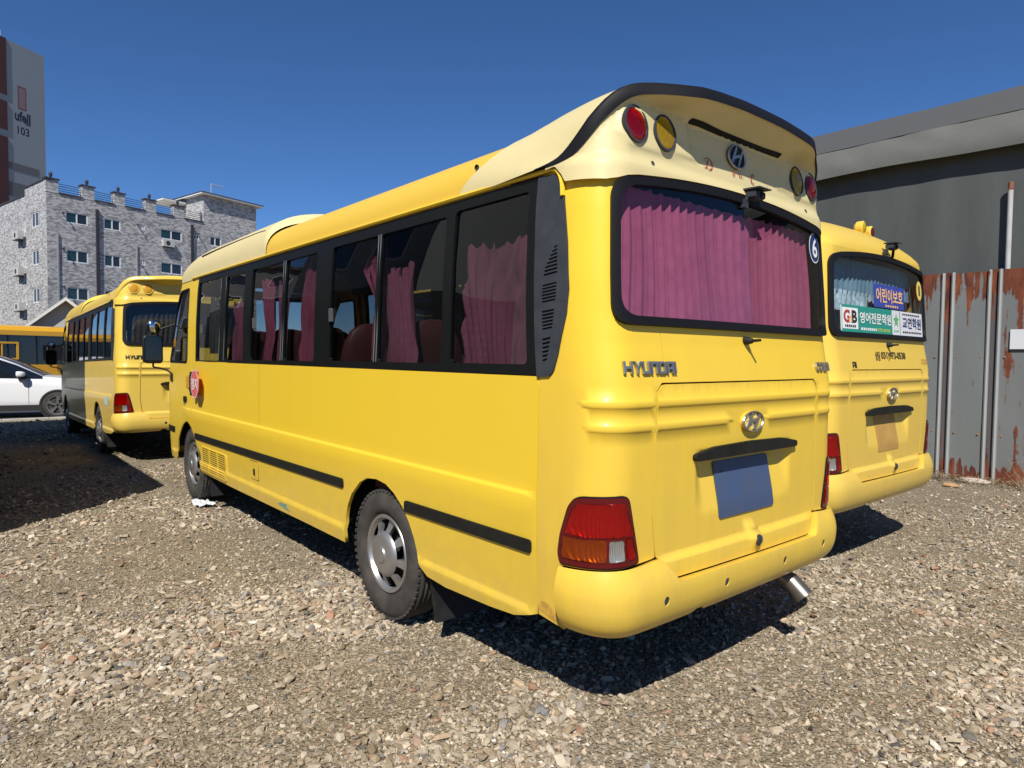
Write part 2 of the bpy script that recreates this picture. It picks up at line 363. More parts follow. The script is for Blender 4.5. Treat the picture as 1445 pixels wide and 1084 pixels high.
def bez(ctrl, n=16):
    """smooth path through control points (Catmull-Rom)"""
    c = [np.array(p, float) for p in ctrl]; c = [2*c[0]-c[1]]+c+[2*c[-1]-c[-2]]; out = []
    for i in range(1, len(c)-2):
        for t in np.linspace(0, 1, n, endpoint=False):
            out.append(.5*((2*c[i])+(-c[i-1]+c[i+1])*t+(2*c[i-1]-5*c[i]+4*c[i+1]-c[i+2])*t*t+(-c[i-1]+3*c[i]-3*c[i+1]+c[i+2])*t**3))
    out.append(c[-2]); return np.array(out)
GLYPH = {'H': [(0, 0, .22, 1), (.78, 0, 1, 1), (.22, .40, .78, .60)], 'U': [(0, 0, .22, 1), (.78, 0, 1, 1), (.22, 0, .78, .20)], 'N': [(0, 0, .22, 1), (.78, 0, 1, 1), (.22, .80, .78, 1)], 'D': [(0, 0, .22, 1), (.78, .08, 1, .92), (.22, 0, .82, .18), (.22, .82, .82, 1)],
         'A': [(0, 0, .22, 1), (.78, 0, 1, 1), (.22, .80, .78, 1), (.22, .34, .78, .52)], 'I': [(0, 0, .22, 1)]}
def block_letters(word, w, h, depth=.01):
    """square-cut badge letters, each stroke a small bar"""
    V = []; F = []; x = 0.0; adv = []
    for c in word: adv.append(x); x += (.22 if c == 'I' else 1.0)+.17
    tot = x-.17; k = w/tot
    def bar(q):
        b = len(V); V.extend([(p[0]*k-w/2, (p[1]-.5)*h, z) for z in (0, depth) for p in q]); F.extend([(4, 5, 6, 7), (0, 1, 5, 4), (1, 2, 6, 5), (2, 3, 7, 6), (3, 0, 4, 7)] if b == 0 else [tuple(i+b for i in f) for f in ((4, 5, 6, 7), (0, 1, 5, 4), (1, 2, 6, 5), (2, 3, 7, 6), (3, 0, 4, 7))])
    for c, a in zip(word, adv):
        if c == 'Y':
            bar([(a+.39, 0), (a+.61, 0), (a+.61, .45), (a+.39, .45)]); bar([(a+.39, .40), (a+.56, .45), (a+.22, 1), (a-.02, 1)]); bar([(a+.44, .45), (a+.61, .40), (a+1.02, 1), (a+.78, 1)])
        else:
            for x0, y0, x1, y1 in GLYPH[c]: bar([(a+x0, y0), (a+x1, y0), (a+x1, y1), (a+x0, y1)])
    return np.array(V), F
def dashes(n, w, h, seed=0):
    """a line of print too small to read in the photograph: short blocks of uneven width"""
    r = random.Random(seed); ws = [r.uniform(.55, 1.0) for _ in range(n)]; k = w/(sum(ws)+.35*(n-1)); x = -w/2; V = []; F = []
    for q in ws:
        b = len(V); V += [(x, -h/2, 0), (x+q*k, -h/2, 0), (x+q*k, h/2, 0), (x, h/2, 0)]; F.append((b, b+1, b+2, b+3)); x += (q+.35)*k
    return np.array(V), F
def plane_surf(o, u, v=(0, 0, 1)):
    o, u, v = np.array(o, float), np.array(u, float), np.array(v, float)
    def g(a, b): return o+np.asarray(a)[..., None]*u+np.asarray(b)[..., None]*v
    return g

# ------------------------------------------------------------------ minibus body: a wrap-around surface addressed by (station along the outline, height)
def _outline():
    pts=[]
    for x in np.linspace(0,.85,70,endpoint=False): pts.append((x,.022*x*x))
    y0=.022*.85**2; m=2*.022*.85
    # rear corner: superellipse tangent to the rear face and to the side
    for t in np.linspace(0,np.pi/2,60):
        e=2/2.1
        x=.85+.15*np.sin(t)**e; y=y0+m*.15*np.sin(t)**e*(1-np.sin(t)**e*.5)+(.24-y0-m*.075)*(1-np.cos(t)**e)
        pts.append((x,y))
    for y in np.linspace(.28,6.80,126): pts.append((1.0-.012*max(0,(y-4.5)/2)**2,y))
    xe=pts[-1][0]
    for t in np.linspace(0,np.pi/2,50)[1:]:
        e=2/2.1
        pts.append((xe-.25*(1-np.cos(t)**e),6.80+.21*np.sin(t)**e))
    xe=pts[-1][0]; ye=pts[-1][1]
    for x in np.linspace(xe,0,40)[1:]: pts.append((x,ye+.10*(1-(x/xe)**2)))
    p=np.array(pts); 
    d=np.r_[0,np.cumsum(np.hypot(*np.diff(p,axis=0).T))]
    # resample & smooth
    L=d[-1]; s=np.arange(0,L,.01); q=np.c_[np.interp(s,d,p[:,0]),np.interp(s,d,p[:,1])]
    k=np.ones(7)/7
    for _ in range(2):
        ext=np.r_[q[6:0:-1]*[-1,1],q,q[-2:-8:-1]*[-1,1]]
        q=np.c_[np.convolve(ext[:,0],k,'same'),np.convolve(ext[:,1],k,'same')][6:-6]
    d=np.r_[0,np.cumsum(np.hypot(*np.diff(q,axis=0).T))]
    return d,q
OS,OQ=_outline()
SMAX=OS[-1]
_i0=np.argmin(np.abs(OQ[:,1]-1.0)+10*(OQ[:,0]<.9)); SY0=OS[_i0]-OQ[_i0,1]
def L(y): return -(SY0+y)      # left side station
WZ=np.array([.2,.3,.45,.75,1.0,1.475,1.9,2.2,2.34,2.5,2.62,2.72,2.9]); WW=np.array([.95,.965,.985,1.0,1.0,.996,.986,.968,.950,.93,.90,.875,.86])
YZ=np.array([.2,1.45,1.62,1.75,2.2,2.36,2.5,2.8]);YR=np.array([0,0,.032,.048,.078,.086,.105,.108])
def base(s,z):
    s=np.asarray(s,float); z=np.asarray(z,float)
    a=np.abs(s); sg=np.where(s<0,-1.,1.)
    x=np.interp(a,OS,OQ[:,0]); y=np.interp(a,OS,OQ[:,1])
    w=np.interp(z,WZ,WW)
    yr=np.interp(z,YZ,YR)
    y=y+yr*(1-sm(0.0,1.0,y))
    lean=np.interp(z,[.2,1.2,1.5,2.4,2.7],[0,0,-.06,-.50,-.62])
    y=y+lean*sm(5.9,7.0,y)
    return np.stack([x*w*sg,y,z+0*x],-1)
def nrm(s, z): return normal_of(base, s, z, .012)
def _ref(s):
    a = np.abs(s); return a, np.interp(a, OS, OQ[:, 1])
def rib(s, z, zc, h, a0, a1):
    a = np.abs(s); dx = np.maximum(0, np.maximum(a0-a, a-a1))/.05
    return np.sqrt(np.clip(1-((z-zc)/h)**2-dx**2, 0, 1))
def disp(s, z):
    s = np.asarray(s, float)+0*np.asarray(z, float); z = np.asarray(z, float)+0*s
    a, y = _ref(s)
    d = .012*(1-sm(.955, .978, z))*sm(.70, .93, z)*sm(.41, .43, y)*(1-sm(5.9, 6.3, y))
    d = d+.016*(1-sm(.43, .475, z))*sm(.41, .45, y)*(1-sm(6.6, 6.9, y))
    rear = a < 1.2
    d = d+np.where(rear, .0068*rib(s, z, 1.372, .018, -1, 1.02)+.0068*rib(s, z, 1.276, .018, .20, 1.0), 0)
    # number-plate recess under the grip
    side = 1-sm(.345, .43, a); d = d-.048*side*np.clip((z-.86)/.24, 0, 1)*(1-sm(1.125, 1.135, z))*(a < .6)
    # ledge low on the tailgate, boss round its lock
    d = d+.026*(1-sm(.700, .735, z))*(1-sm(.60, .70, a))
    d = d+.022*(1-sm(.035, .075, np.hypot(s-.03, (z-.715))))
    return d
def body(s, z): return base(s, z)+nrm(s, z)*disp(s, z)[..., None]
LIPS = np.array([0, .2, .4, .6, .75, .85, .90, .95, 1.0, 1.05, 1.10, 1.17, 1.35]); LIPZ = np.array([2.668, 2.667, 2.657, 2.640, 2.636, 2.625, 2.592, 2.524, 2.452, 2.392, 2.364, 2.354, 2.350])
_lx = np.linspace(0, 1.4, 281); _lz = np.interp(_lx, LIPS, LIPZ)
for _ in range(3): _lz = np.convolve(np.r_[_lz[5:0:-1], _lz, np.full(5, _lz[-1])], np.ones(11)/11, 'valid')
def lipz(s): return np.interp(np.abs(s), _lx, _lz)
LP = [(-.908, 2.70), (-.902, 2.457), (-.856, 2.403), (-.38, 2.43), (-.50, 2.70)]
def seg_d(poly, x, y):
    """signed distance-like inset of points in a polygon"""
    dm = np.full(np.shape(x), 9.0)
    for i in range(len(poly)):
        a = np.array(poly[i-1]); b = np.array(poly[i]); ab = b-a
        t = np.clip(((x-a[0])*ab[0]+(y-a[1])*ab[1])/(ab@ab), 0, 1); dm = np.minimum(dm, np.hypot(x-a[0]-t*ab[0], y-a[1]-t*ab[1]))
    return np.where(pin(poly, x, y), dm, -dm)
def cap(s, z):
    s = np.asarray(s, float)+0*np.asarray(z, float); z = np.asarray(z, float)+0*s
    a = np.abs(s); k = 1-sm(.50, .96, a); k2 = 1-sm(.36, .62, a)
    dl = np.clip(lipz(s)-z, 0, 1)
    d = (.008+.128*k)*np.clip(1-dl/(.030+.050*k2), 0, 1)**1.3
    d = d+.010*sm(-.012, .022, seg_d(LP, -a, z))*sm(.015, .06, dl)
    d = d+.014*(1-sm(2.33, 2.385, z))          # flare above the window
    return base(s, z)+nrm(s, z)*(d+.012)[..., None]
def capflat(s, z): return base(s, z)+nrm(s, z)*.026
PBZ = np.array([.36, .42, .445, .48, .54, .61, .66, .70, .74]); PBD = np.array([-.08, -.03, .005, .034, .054, .058, .048, .032, .010])
PBT = np.linspace(.36, .75, 79); PBV = np.interp(PBT, PBZ, PBD)
for _ in range(3): PBV = np.convolve(np.r_[np.full(3, PBV[0]), PBV, np.full(3, PBV[-1])], np.ones(7)/7, 'valid')
def bump(s, z):
    s = np.asarray(s, float)+0*np.asarray(z, float); z = np.asarray(z, float)+0*s
    a = np.abs(s); d = np.interp(z, PBT, PBV)+.010*(1-sm(.7, 1.05, a))
    return base(s, z)+nrm(s, z)*d[..., None]
def front(q, z):
    q = np.asarray(q, float); return base(np.where(q > 0, -(SMAX-q), SMAX+q), z)
def yz(pts): return [(L(y), z) for y, z in pts]
# half width of the roof edge at each y, from the outline at the gutter height
_s = np.linspace(SY0+2.0, SMAX, 400); _g = base(_s, np.full(400, 2.335))
FRY = _g[:, 1]; FRX = _g[:, 0]
_sr = np.linspace(0, SY0+2.0, 400); _gr = base(_sr, np.full(400, 2.335)); RRY = _gr[:, 1]; RRX = _gr[:, 0]
def section(a, z0, H, n=2.7, k=36):
    t = np.linspace(-1, 1, k+1); th = (t+1)/2*math.pi
    x = -np.sign(np.cos(th))*np.abs(np.cos(th))**(2/n)*a; z = z0+H*np.abs(np.sin(th))**(2/n)
    return np.c_[x, z]
def roof_grid(stations, k=36):
    V = []; F = []
    for y, a, z0, H, n in stations: V += [(x, y, z) for x, z in section(a, z0, H, n, k)]
    for i in range(len(stations)-1):
        for j in range(k): b = i*(k+1)+j; F.append((b, b+1, b+k+2, b+k+1))
    # outward = up
    return V, [f[::-1] for f in F] if stations[1][0] < stations[0][0] else F

MESH = {}
def share(key, fn):
    if key not in MESH: MESH[key] = fn()
    return MESH[key]

REAR_TOP = [(.80*math.cos(math.pi*i/24), 2.332-.046*math.cos(math.pi*i/24)**2) for i in range(25)]
def rear_window(g=0.0):
    """outline of the rear window, grown or shrunk by g"""
    X = .907+g
    p = [(-X, 1.700-g), (X, 1.700-g), (X, 2.262+g)]+[(x, z+g) for x, z in REAR_TOP]+[(-X, 2.262+g)]
    return rpoly_sel(p, [0, 1, 2, len(p)-1], (.085, .085, .07, .07))
def rpoly_sel(p, idx, r, n=6):
    out = []; N = len(p)
    for i in range(N):
        if i not in idx: out.append(tuple(p[i])); continue
        q = np.array(p[i], float); a = np.array(p[i-1], float); b = np.array(p[(i+1) % N], float)
        rr = r[idx.index(i)] if hasattr(r, '__len__') else r
        A = q+(a-q)/np.linalg.norm(a-q)*rr; B = q+(b-q)/np.linalg.norm(b-q)*rr
        for k in range(n+1): t = k/n; out.append(tuple((1-t)**2*A+2*t*(1-t)*q+t*t*B))
    return out
TG = [(-.664, 1.450), (-.692, 1.42), (-.705, 1.11), (-.708, .905), (-.686, .735), (-.602, .634)]
TAILG = TG+[(.60, .625)]+[(-x, z) for x, z in TG[:5]][::-1]
def grow(poly, g):
    c = np.mean(np.array(poly), 0); out = []
    n = len(poly); P = np.array(poly); A = sum(P[i-1][0]*P[i][1]-P[i][0]*P[i-1][1] for i in range(n)); sg = 1 if A > 0 else -1
    for i in range(n):
        e1 = P[i]-P[i-1]; e2 = P[(i+1) % n]-P[i]; n1 = np.array([e1[1], -e1[0]])/(np.linalg.norm(e1)+1e-9); n2 = np.array([e2[1], -e2[0]])/(np.linalg.norm(e2)+1e-9)
        m = n1+n2; m /= np.linalg.norm(m)+1e-9; out.append(tuple(P[i]+m*g*sg/max(.5, m@n1)))
    return out
TAILR = rpoly_sel(TAILG, [0, 5, 6, 11], .03)
ZS = [.43, .445, .46, .475, .72, .74, .955, .963, .971, .979]
ZR = [1.372+.018*q for q in (-1.05, -.97, -.85, -.55, -.2, .2, .55, .85, .97, 1.05)]+[1.276+.018*q for q in (-1.05, -.97, -.85, -.55, -.2, .2, .55, .85, .97, 1.05)]
ARCH_R = [(1.268, .385), (1.33, .42), (1.368, .46), (1.408, .563), (1.455, .64), (1.517, .712), (1.60, .775), (1.69, .815), (1.80, .828), (1.92, .816), (2.02, .775), (2.137, .685), (2.20, .60), (2.235, .52), (2.245, .35)]
ARCH_F = [(5.50, .35), (5.523, .406), (5.60, .51), (5.68, .63), (5.76, .715), (5.815, .758)]
ARCH_F2 = [(5.835, .770), (5.88, .80), (5.954, .826), (6.06, .822), (6.195, .775), (6.33, .68), (6.42, .60), (6.465, .50), (6.494, .36)]
SIDE = [(.402, 1.475), (.402, .445), (.55, .40), (.73, .385), (1.10, .372)]+ARCH_R+[(3.0, .352), (4.5, .345)]+ARCH_F+[(5.822, .80), (5.822, 2.34), (5.672, 2.34), (5.672, 1.475)]
DOOR = [(5.835, 2.34)]+ARCH_F2+[(6.97, .36), (6.97, 2.34)]
DOORW = [(5.99, 1.452), (6.82, 1.452), (6.885, 1.50), (6.90, 1.60), (6.89, 1.85), (6.85, 2.10), (6.76, 2.25), (5.99, 2.258)]
WIN = [(.47, 1.07, 1.525, 2.282), (1.145, 1.815, 1.52, 2.268), (1.855, 2.475, 1.52, 2.268), (2.715, 3.275, 1.512, 2.266), (3.325, 4.02, 1.508, 2.266), (4.195, 4.705, 1.50, 2.264), (4.865, 5.625, 1.49, 2.28)]

def curtain_mesh(name, surf, e0, e1, z0, z1, folds, amp, inward, m, nu=90, nv=14, top=0.0, seed=0, sharp=False, slack=0.0):
    """hanging pleated cloth; e0/e1 give the two edges (stations) at height z"""
    r = np.random.default_rng(seed); ph = r.uniform(0, 6, 6)
    U = np.linspace(0, 1, nu); V = []; F = []
    tops = z1+top*(np.sin(U*folds*2*math.pi+ph[0])*.5+.5*np.sin(U*folds*.7*6.28+ph[1])+.5*np.sin(U*9+ph[4]))
    for j in range(nv):
        v = j/(nv-1); z = z0+(tops-z0)*v
        zz = z0+(z1-z0)*v
        a, b = e0(zz), e1(zz)
        wob = .018*np.sin(4*v+ph[2]+U*7)*(1-v*.4)
        ss = a+(b-a)*(U+wob*.6)
        fo = folds*2*math.pi*(U+.22/folds*np.sin(U*11+ph[3])+slack*np.sin(3*v+ph[1]+U*4)/folds)
        wv = np.sin(fo)
        if sharp: wv = np.sign(wv)*np.abs(wv)**.6*.7+.3*np.sin(2*fo+.6)
        wv = wv*(.65+.35*np.sin(U*23+ph[5]))
        P = surf(ss, z)-normal_of(surf, ss, z, .01)*(inward+amp*(1+wv))[:, None]
        V += list(P)
    for j in range(nv-1):
        for i in range(nu-1): b = j*nu+i; F.append((b, b+1, b+nu+1, b+nu))
    me = new_mesh(name, V, F, m, smooth=True); return me

def wheel_meshes():
    def tyre():
        t = MB(); prof = []
        Rr, W = .3875, .098
        prof = [(-W*.72, .232), (-W*.95, .25), (-W*1.06, .29), (-W*1.02, .335), (-W*.86, .372), (-W*.66, .3845)]
        tread = []
        for i, a in enumerate(np.linspace(-.62, .62, 9)):
            r = Rr if i % 2 == 0 else Rr-.009
            tread += [(W*(a-.045), r), (W*(a+.045), r)] if i % 2 == 0 else [(W*(a-.03), r), (W*(a+.03), r)]
        prof = prof+tread+[(-a, r) for a, r in prof[::-1]]
        t.lathe(prof, n=56)
        # shoulder lugs
        for k in range(56):
            th = 2*math.pi*k/56
            for sg in (-1, 1):
                c = np.array([sg*W*.80, (Rr-.006)*math.cos(th), (Rr-.006)*math.sin(th)]); rd = np.array([0, math.cos(th), math.sin(th)]); tg = np.array([0, -math.sin(th), math.cos(th)])
                t.obox(c-rd*.016-tg*.011-np.array([W*.16, 0, 0]), rd*.014, tg*.022, np.array([W*.32, 0, 0]))
        return t.mesh('tyre', TYRE, True)
    def hub():
        h = MB(); n = 64
        prof = [(-.055, 0.0), (-.055, .045), (-.050, .048), (-.046, .052), (-.046, .100), (-.040, .118), (-.026, .130), (-.020, .1345)]
        h.lathe(prof[1:], n=n); h.add([(-.055, .045*math.cos(t), .045*math.sin(t)) for t in np.linspace(0, 6.2831853, n, endpoint=False)], [tuple(range(n))[::-1]])
        rings = [(-.020, .1345), (-.004, .165), (.006, .198), (-.004, .204), (-.016, .212), (-.018, .226), (-.006, .236), (.03, .238)]
        h.lathe(rings[2:], n=n)
        for k in range(n):
            if (k+3) % 8 >= 5:
                v = []; 
                for (a, r) in rings[:3]:
                    for t in (k, k+1): th = 2*math.pi*t/n; v.append((a, r*math.cos(th), r*math.sin(th)))
                h.add(v, [(0, 1, 3, 2), (2, 3, 5, 4)])
        # spoke side walls
        for k in range(n):
            if ((k+3) % 8 >= 5) != ((k+2) % 8 >= 5):
                th = 2*math.pi*k/n; c, s_ = math.cos(th), math.sin(th); v = []
                for (a, r) in rings[:3]: v += [(a, r*c, r*s_), (a+.022, r*c, r*s_)]
                h.add(v, [(0, 1, 3, 2), (2, 3, 5, 4), (2, 3, 1, 0), (4, 5, 3, 2)])
        return h.mesh('hubcap', HUB, True)
    def back():
        b = MB(); b.lathe([(.03, .02), (.035, .1), (.04, .236)], n=32); b.lathe([(.005, .02), (.01, .05), (.035, .06)], n=16); return b.mesh('wheel_disc', UNDER)
    return share('tyre', tyre), share('hub', hub), share('wback', back)

def emblem_parts(parent, surf, at, off, w=.095, h=.05, boss=True, bossm=None, bossh=.012):
    """oval badge with a slanted H"""
    def ring():
        n = 36; V = []; F = []
        for i in range(n):
            th = 2*math.pi*i/n
            for k in range(6):
                q = 2*math.pi*k/6; rr = 1+.085*math.cos(q); V.append((w*rr*math.cos(th), h*rr*math.sin(th)*1.0, .006+.006*math.sin(q)))
        for i in range(n):
            for k in range(6): F.append((i*6+k, ((i+1) % n)*6+k, ((i+1) % n)*6+(k+1) % 6, i*6+(k+1) % 6))
        return np.array(V), F
    e = link('emblem', patch_mesh('emblem', surf, ell(at[0], at[1], w*1.0, h*1.0, 36), [], bossm or BLACK, ds=.03, dz=.02, off=off, rim=off+.03), parent)
    v, f = ring(); put2d('emblem_ring', surf, (v, f), at, off, CHROME, e)
    H = MB()
    def stroke(p, wd):
        g, ff = ribbon(bez(p, 6), wd); n = len(g)
        top = g.copy(); top[:, 2] = .008
        H.add(top, ff); 
        m_ = n//2
        lo = g.copy()
        V = np.r_[top, lo]; q = []
        for i in range(m_-1): q += [(i, i+1, n+i+1, n+i), (m_+i+1, m_+i, n+m_+i, n+m_+i+1)]
        H.add(V, q)
    stroke([(-.60*w, -.62*h), (-.40*w, 0), (-.10*w, .84*h)], [.20*w, .19*w, .20*w, .20*w, .20*w, .20*w, .18*w, .18*w, .18*w, .18*w, .18*w, .18*w, .16*w])
    stroke([(.10*w, -.84*h), (.40*w, 0), (.60*w, .62*h)], .18*w)
    stroke([(-.42*w, -.16*h), (0, .06*h), (.42*w, .16*h)], .17*w)
    put2d('emblem_letter', surf, (np.array(H.v), H.f), at, off+.001, CHROME, e)
    return e

def seat_mesh():
    def mk():
        s = MB(); prof = []
        # backrest: rounded upright slab facing +y, cushion in front
        for z, hw, hd, yo in ((.98, .17, .05, .02), (1.2, .215, .065, 0), (1.45, .225, .07, -.04), (1.62, .21, .06, -.07), (1.72, .17, .045, -.09), (1.765, .10, .025, -.095), (1.775, .03, .01, -.095)):
            prof.append([(hw*np.sign(math.cos(t))*abs(math.cos(t))**.6, yo+hd*np.sign(math.sin(t))*abs(math.sin(t))**.7, z) for t in np.linspace(0, 6.2831853, 16, endpoint=False)])
        V = [p for ring in prof for p in ring]; F = []
        for k in range(len(prof)-1):
            for i in range(16): j = (i+1) % 16; F.append((k*16+i, k*16+j, k*16+16+j, k*16+16+i))
        F.append(tuple(range(96, 112)))
        s.add(V, F); s.box(-.21, .21, 0, .42, .98, 1.12, bev=.03); s.box(-.15, .15, .05, .35, .72, .98)
        return s.mesh('seat', SEATM, True)
    return share('seat', mk)

# ------------------------------------------------------------------ the minibus
def make_bus(kind, loc, rz, label, group):
    """kind: 'main' cream fairing, 'plain' smooth roof without fairing, 'amber' all-yellow fairing"""
    root = empty('school_minibus', loc, rz, label, 'minibus', group)
    K = kind
    py = {'main': YEL, 'plain': YEL2, 'amber': YEL3}[K]; pr = {'main': YELR, 'plain': YEL2, 'amber': YEL3}[K]
    pc = {'main': CREAM, 'plain': YEL2, 'amber': YEL3}[K]; proof = {'main': YELROOF, 'plain': YEL2, 'amber': YEL3}[K]
    near = K == 'main'
    def part(name, key, fn, parent=root, m=None, label=None):
        me = share(key+('' if m is None else '|'+m.name), fn); return link(name, me, parent, label)
    pm = lambda *a, **k: (lambda: patch_mesh(*a, **k))
    # ---- side panels, doors
    for mir in (False, True):
        t = 'R' if mir else 'L'
        part('side_panel', 'side'+t, pm('side_panel', body, yz(SIDE), [], py, ds=.07, dz=.08, ez=ZS+[.40, .415], el=.045, rim=.022, mir=mir), m=py)
        d = part('driver_door' if not mir else 'passenger_door', 'door'+t, pm('door', body, yz(DOOR), [rpoly(yz(DOORW), .07)], py, ds=.08, dz=.08, ez=ZS, el=.04, rim=.012, mir=mir), m=py)
        part('door_window', 'doorw'+t, pm('door_window', base, rpoly(yz(DOORW), .07), [], GSIDE, ds=.2, dz=.2, off=-.008, rim=0, mir=mir), d)
        part('window_seal', 'doors'+t, pm('window_seal', base, grow(rpoly(yz(DOORW), .07), .002), [grow(rpoly(yz(DOORW), .07), -.022)], SEAL, ds=999, dz=.3, el=.06, off=.003, rim=.015, mir=mir), d)
        wb = part('window_band', 'band'+t, pm('window_band', base, yz([(.407, 1.479), (5.668, 1.479), (5.668, 2.336), (.407, 2.336)]),
             [rrect(L(b), L(a), c, e, .025, 3) for a, b, c, e in WIN], FRAME, ds=.2, dz=.2, off=.002, rim=.03, el=.12, mir=mir), m=FRAME)
        for i, (a, b, c, e) in enumerate(WIN):
            part('window_pane', f'pane{i}{t}', pm('window_pane', base, yz([(a-.01, c-.01), (b+.01, c-.01), (b+.01, e+.01), (a-.01, e+.01)]), [], GSIDE if K == 'main' else GDARK, ds=.3, dz=.3, off=-.010, rim=0, mir=mir), wb, GSIDE if K == 'main' else GDARK)
            if near and not mir and i in (1, 3, 5):
                j = i+1; a2 = WIN[j][0]
                def mk(a=a, b=b, c=c, e=e, a2=a2):
                    m_ = MB()
                    for y0, y1, off in ((b+.004, b+.008, .006), (a2-.008, a2-.004, .006)):
                        p0 = base(L((y0+y1)/2), c); p1 = base(L((y0+y1)/2), e); m_.tube([p0+[-off, 0, 0], p1+[-off, 0, 0]], .004, 5)
                    return m_.mesh('sash_bar', CHROMEDULL)
                part('sash_bar', f'sash{i}', mk, wb)
                def mk2(a2=a2, c=c, e=e):
                    m_ = MB(); p = base(L(a2+.60), c+.30); m_.box(p[0]-.012, p[0]+.01, p[1]-.012, p[1]+.012, p[2]-.045, p[2]+.045, bev=.004); return m_.mesh('window_catch', CHROMEDULL)
                part('window_catch', f'catch{i}', mk2, wb)
        part('drip_rail', 'rail'+t, lambda: rail_mesh(mir, py), m=py)
        # rub strips
        for nm, pts in (('a', [(.432, .706), (.430, .765), (1.478, .758), (1.490, .694)]), ('b', [(2.243, .703), (2.243, .764), (5.69, .732), (5.69, .672)]), ('c', [(6.555, .664), (6.545, .724), (6.95, .722), (6.95, .664)])):
            if K != 'main': continue
            part('rub_strip', 'strip'+nm+t, pm('rub_strip', body, rpoly(yz(pts), .016, 3), [], STRIPB, ds=.25, dz=.2, off=.010, rim=.014, el=.08, mir=mir))
        # black corner vent
        if K == 'main' or not mir:
            G = [(L(.405), 1.472), (-1.232, 1.478), (-1.205, 1.50), (-1.172, 1.565), (-1.109, 1.735), (-1.094, 1.835), (-1.102, 2.025), (-1.126, 2.225), (-1.168, 2.322), (L(.405), 2.332)]
            slots = []
            zc = [(1.534, 1.64, 6), (1.668, 1.755, 6), (1.783, 1.865, 6), (1.895, 2.02, 8)]
            for z0, z1, n in zc:
                for q in range(n):
                    z = z0+(z1-z0)*(q+.15)/n; h = (z1-z0)/n*.55
                    def xr(z): return np.interp(z, [1.53, 1.60, 1.70, 1.80, 1.90, 2.02], [-1.240, -1.215, -1.186, -1.166, -1.155, -1.158])
                    def xl(z): return np.interp(z, [1.53, 1.63, 1.84, 1.93, 1.97, 2.02], [-1.268, -1.260, -1.256, -1.238, -1.210, -1.176])
                    if xr(z)-xl(z) > .008: slots.append([(xl(z), z), (xr(z), z+.008), (xr(z+h), z+h+.008), (xl(z+h), z+h)])
            g = part('corner_vent', 'cvent'+t, pm('corner_vent', base, G, slots, SLATE, ds=.04, dz=.06, off=.009, rim=.012, el=.05, mir=mir))
            part('vent_backing', 'cventb'+t, pm('vent_backing', base, [(-1.285, 1.505), (-1.25, 1.505), (-1.165, 1.72), (-1.135, 1.85), (-1.135, 2.06), (-1.285, 2.06)], [], DARK, ds=.1, dz=.1, off=.002, rim=0, mir=mir), g)
    # ---- rear
    LS = L(.3965)
    low = [(LS, .447), (-1.147, .428), (-1.147, .702), (-.714, .728)]
    RP = low+grow(TAILG, .007)[4::-1]+[(-x, z) for x, z in grow(TAILG, .007)[4::-1]][::-1]+[(-x, z) for x, z in low][::-1]+[(-LS, 2.335), (1.12, 2.345), (-1.12, 2.345), (LS, 2.335)]
    slit = [[(sg*.640-.0022, 1.468), (sg*.640+.0022, 1.468), (sg*.640+.0022, 1.662), (sg*.640-.0022, 1.662)] for sg in (-1, 1)]
    rp = part('rear_panel', 'rear', pm('rear_panel', body, RP, [rear_window(.0)]+slit, pr, ds=.045, dz=.05, ez=ZR+[1.60, 1.63, 1.66], es=[-1.07, -1.05, -1.02, 1.02, 1.05, 1.07], el=.03, rim=.010), m=pr)
    part('window_gasket', 'gasket', pm('window_gasket', base, rear_window(.010), [rear_window(-.026)], SEAL, ds=999, dz=1, el=.04, off=.022, rim=.03), rp)
    part('rear_window', 'rglass'+K, pm('rear_window', base, rear_window(-.005), [], GREAR if K == 'main' else GCLEAR if K == 'plain' else GSMOKE, ds=.12, dz=.12, el=.06, off=.006, rim=0), rp)
    tg = part('tailgate', 'tailgate', pm('tailgate', body, TAILR, [], pr, ds=.04, dz=.04, ez=ZR+[1.112, 1.125, 1.135, .70, .71, .72, .73, .74], es=[-.345, -.43, .345, .43, -.155, .155], el=.03, rim=.010), m=pr)
    grip = rpoly([(-.447, 1.110), (-.449, 1.140), (-.30, 1.164), (.0, 1.170), (.30, 1.164), (.449, 1.140), (.447, 1.110), (.0, 1.112)], .02, 3)
    part('tailgate_grip', 'grip', pm('tailgate_grip', base, grip, [], STRIPB, ds=.05, dz=.012, off=.022, rim=.045, el=.03), tg)
    emblem_parts(tg, base, (.008, 1.263), .012, .088, .047, bossm=pr)
    part('tailgate_lock', 'lock', pm('tailgate_lock', body, rpoly([(.018, .668), (.055, .668), (.058, .70), (.05, .715), (.026, .715), (.016, .70)], .012), [], SLATE, ds=.02, dz=.02, off=.006, rim=.01), tg)
    if K == 'main':
        part('number_plate', 'plate', pm('number_plate', body, rrect(-.242, .240, .828, 1.084, .014), [rrect(-.19, -.178, 1.028, 1.040, .004)], PLATEB, ds=.06, dz=.06, off=.007, rim=.005), tg)
    elif K == 'plain':
        part('plate_patch', 'patch', pm('plate_patch', body, rrect(-.20, .20, .82, 1.10, .014), [], BROWNP, ds=.06, dz=.06, off=.003, rim=.003), tg)
    def noz():
        m_ = MB(); m_.tube([(.002, .045, 1.647), (.004, .02, 1.646), (.006, -.004, 1.645)], [.020, .020, .012], 10); m_.tube([(.006, 0, 1.645), (.008, -.045, 1.648)], [.008, .0065], 7); return m_.mesh('washer_nozzle', BLACK, True)
    part('washer_nozzle', 'nozzle', noz, rp)
    # lettering on the back
    tx = block_letters('HYUNDAI', .315, .050) if K != 'plain' else block_letters('AI', .060, .044, .002)
    tm = CHROME if near else INK
    q = put2d('badge_lettering', body, tx, (-.730, 1.518) if K != 'plain' else (-.63, 1.490), .002, tm, rp)
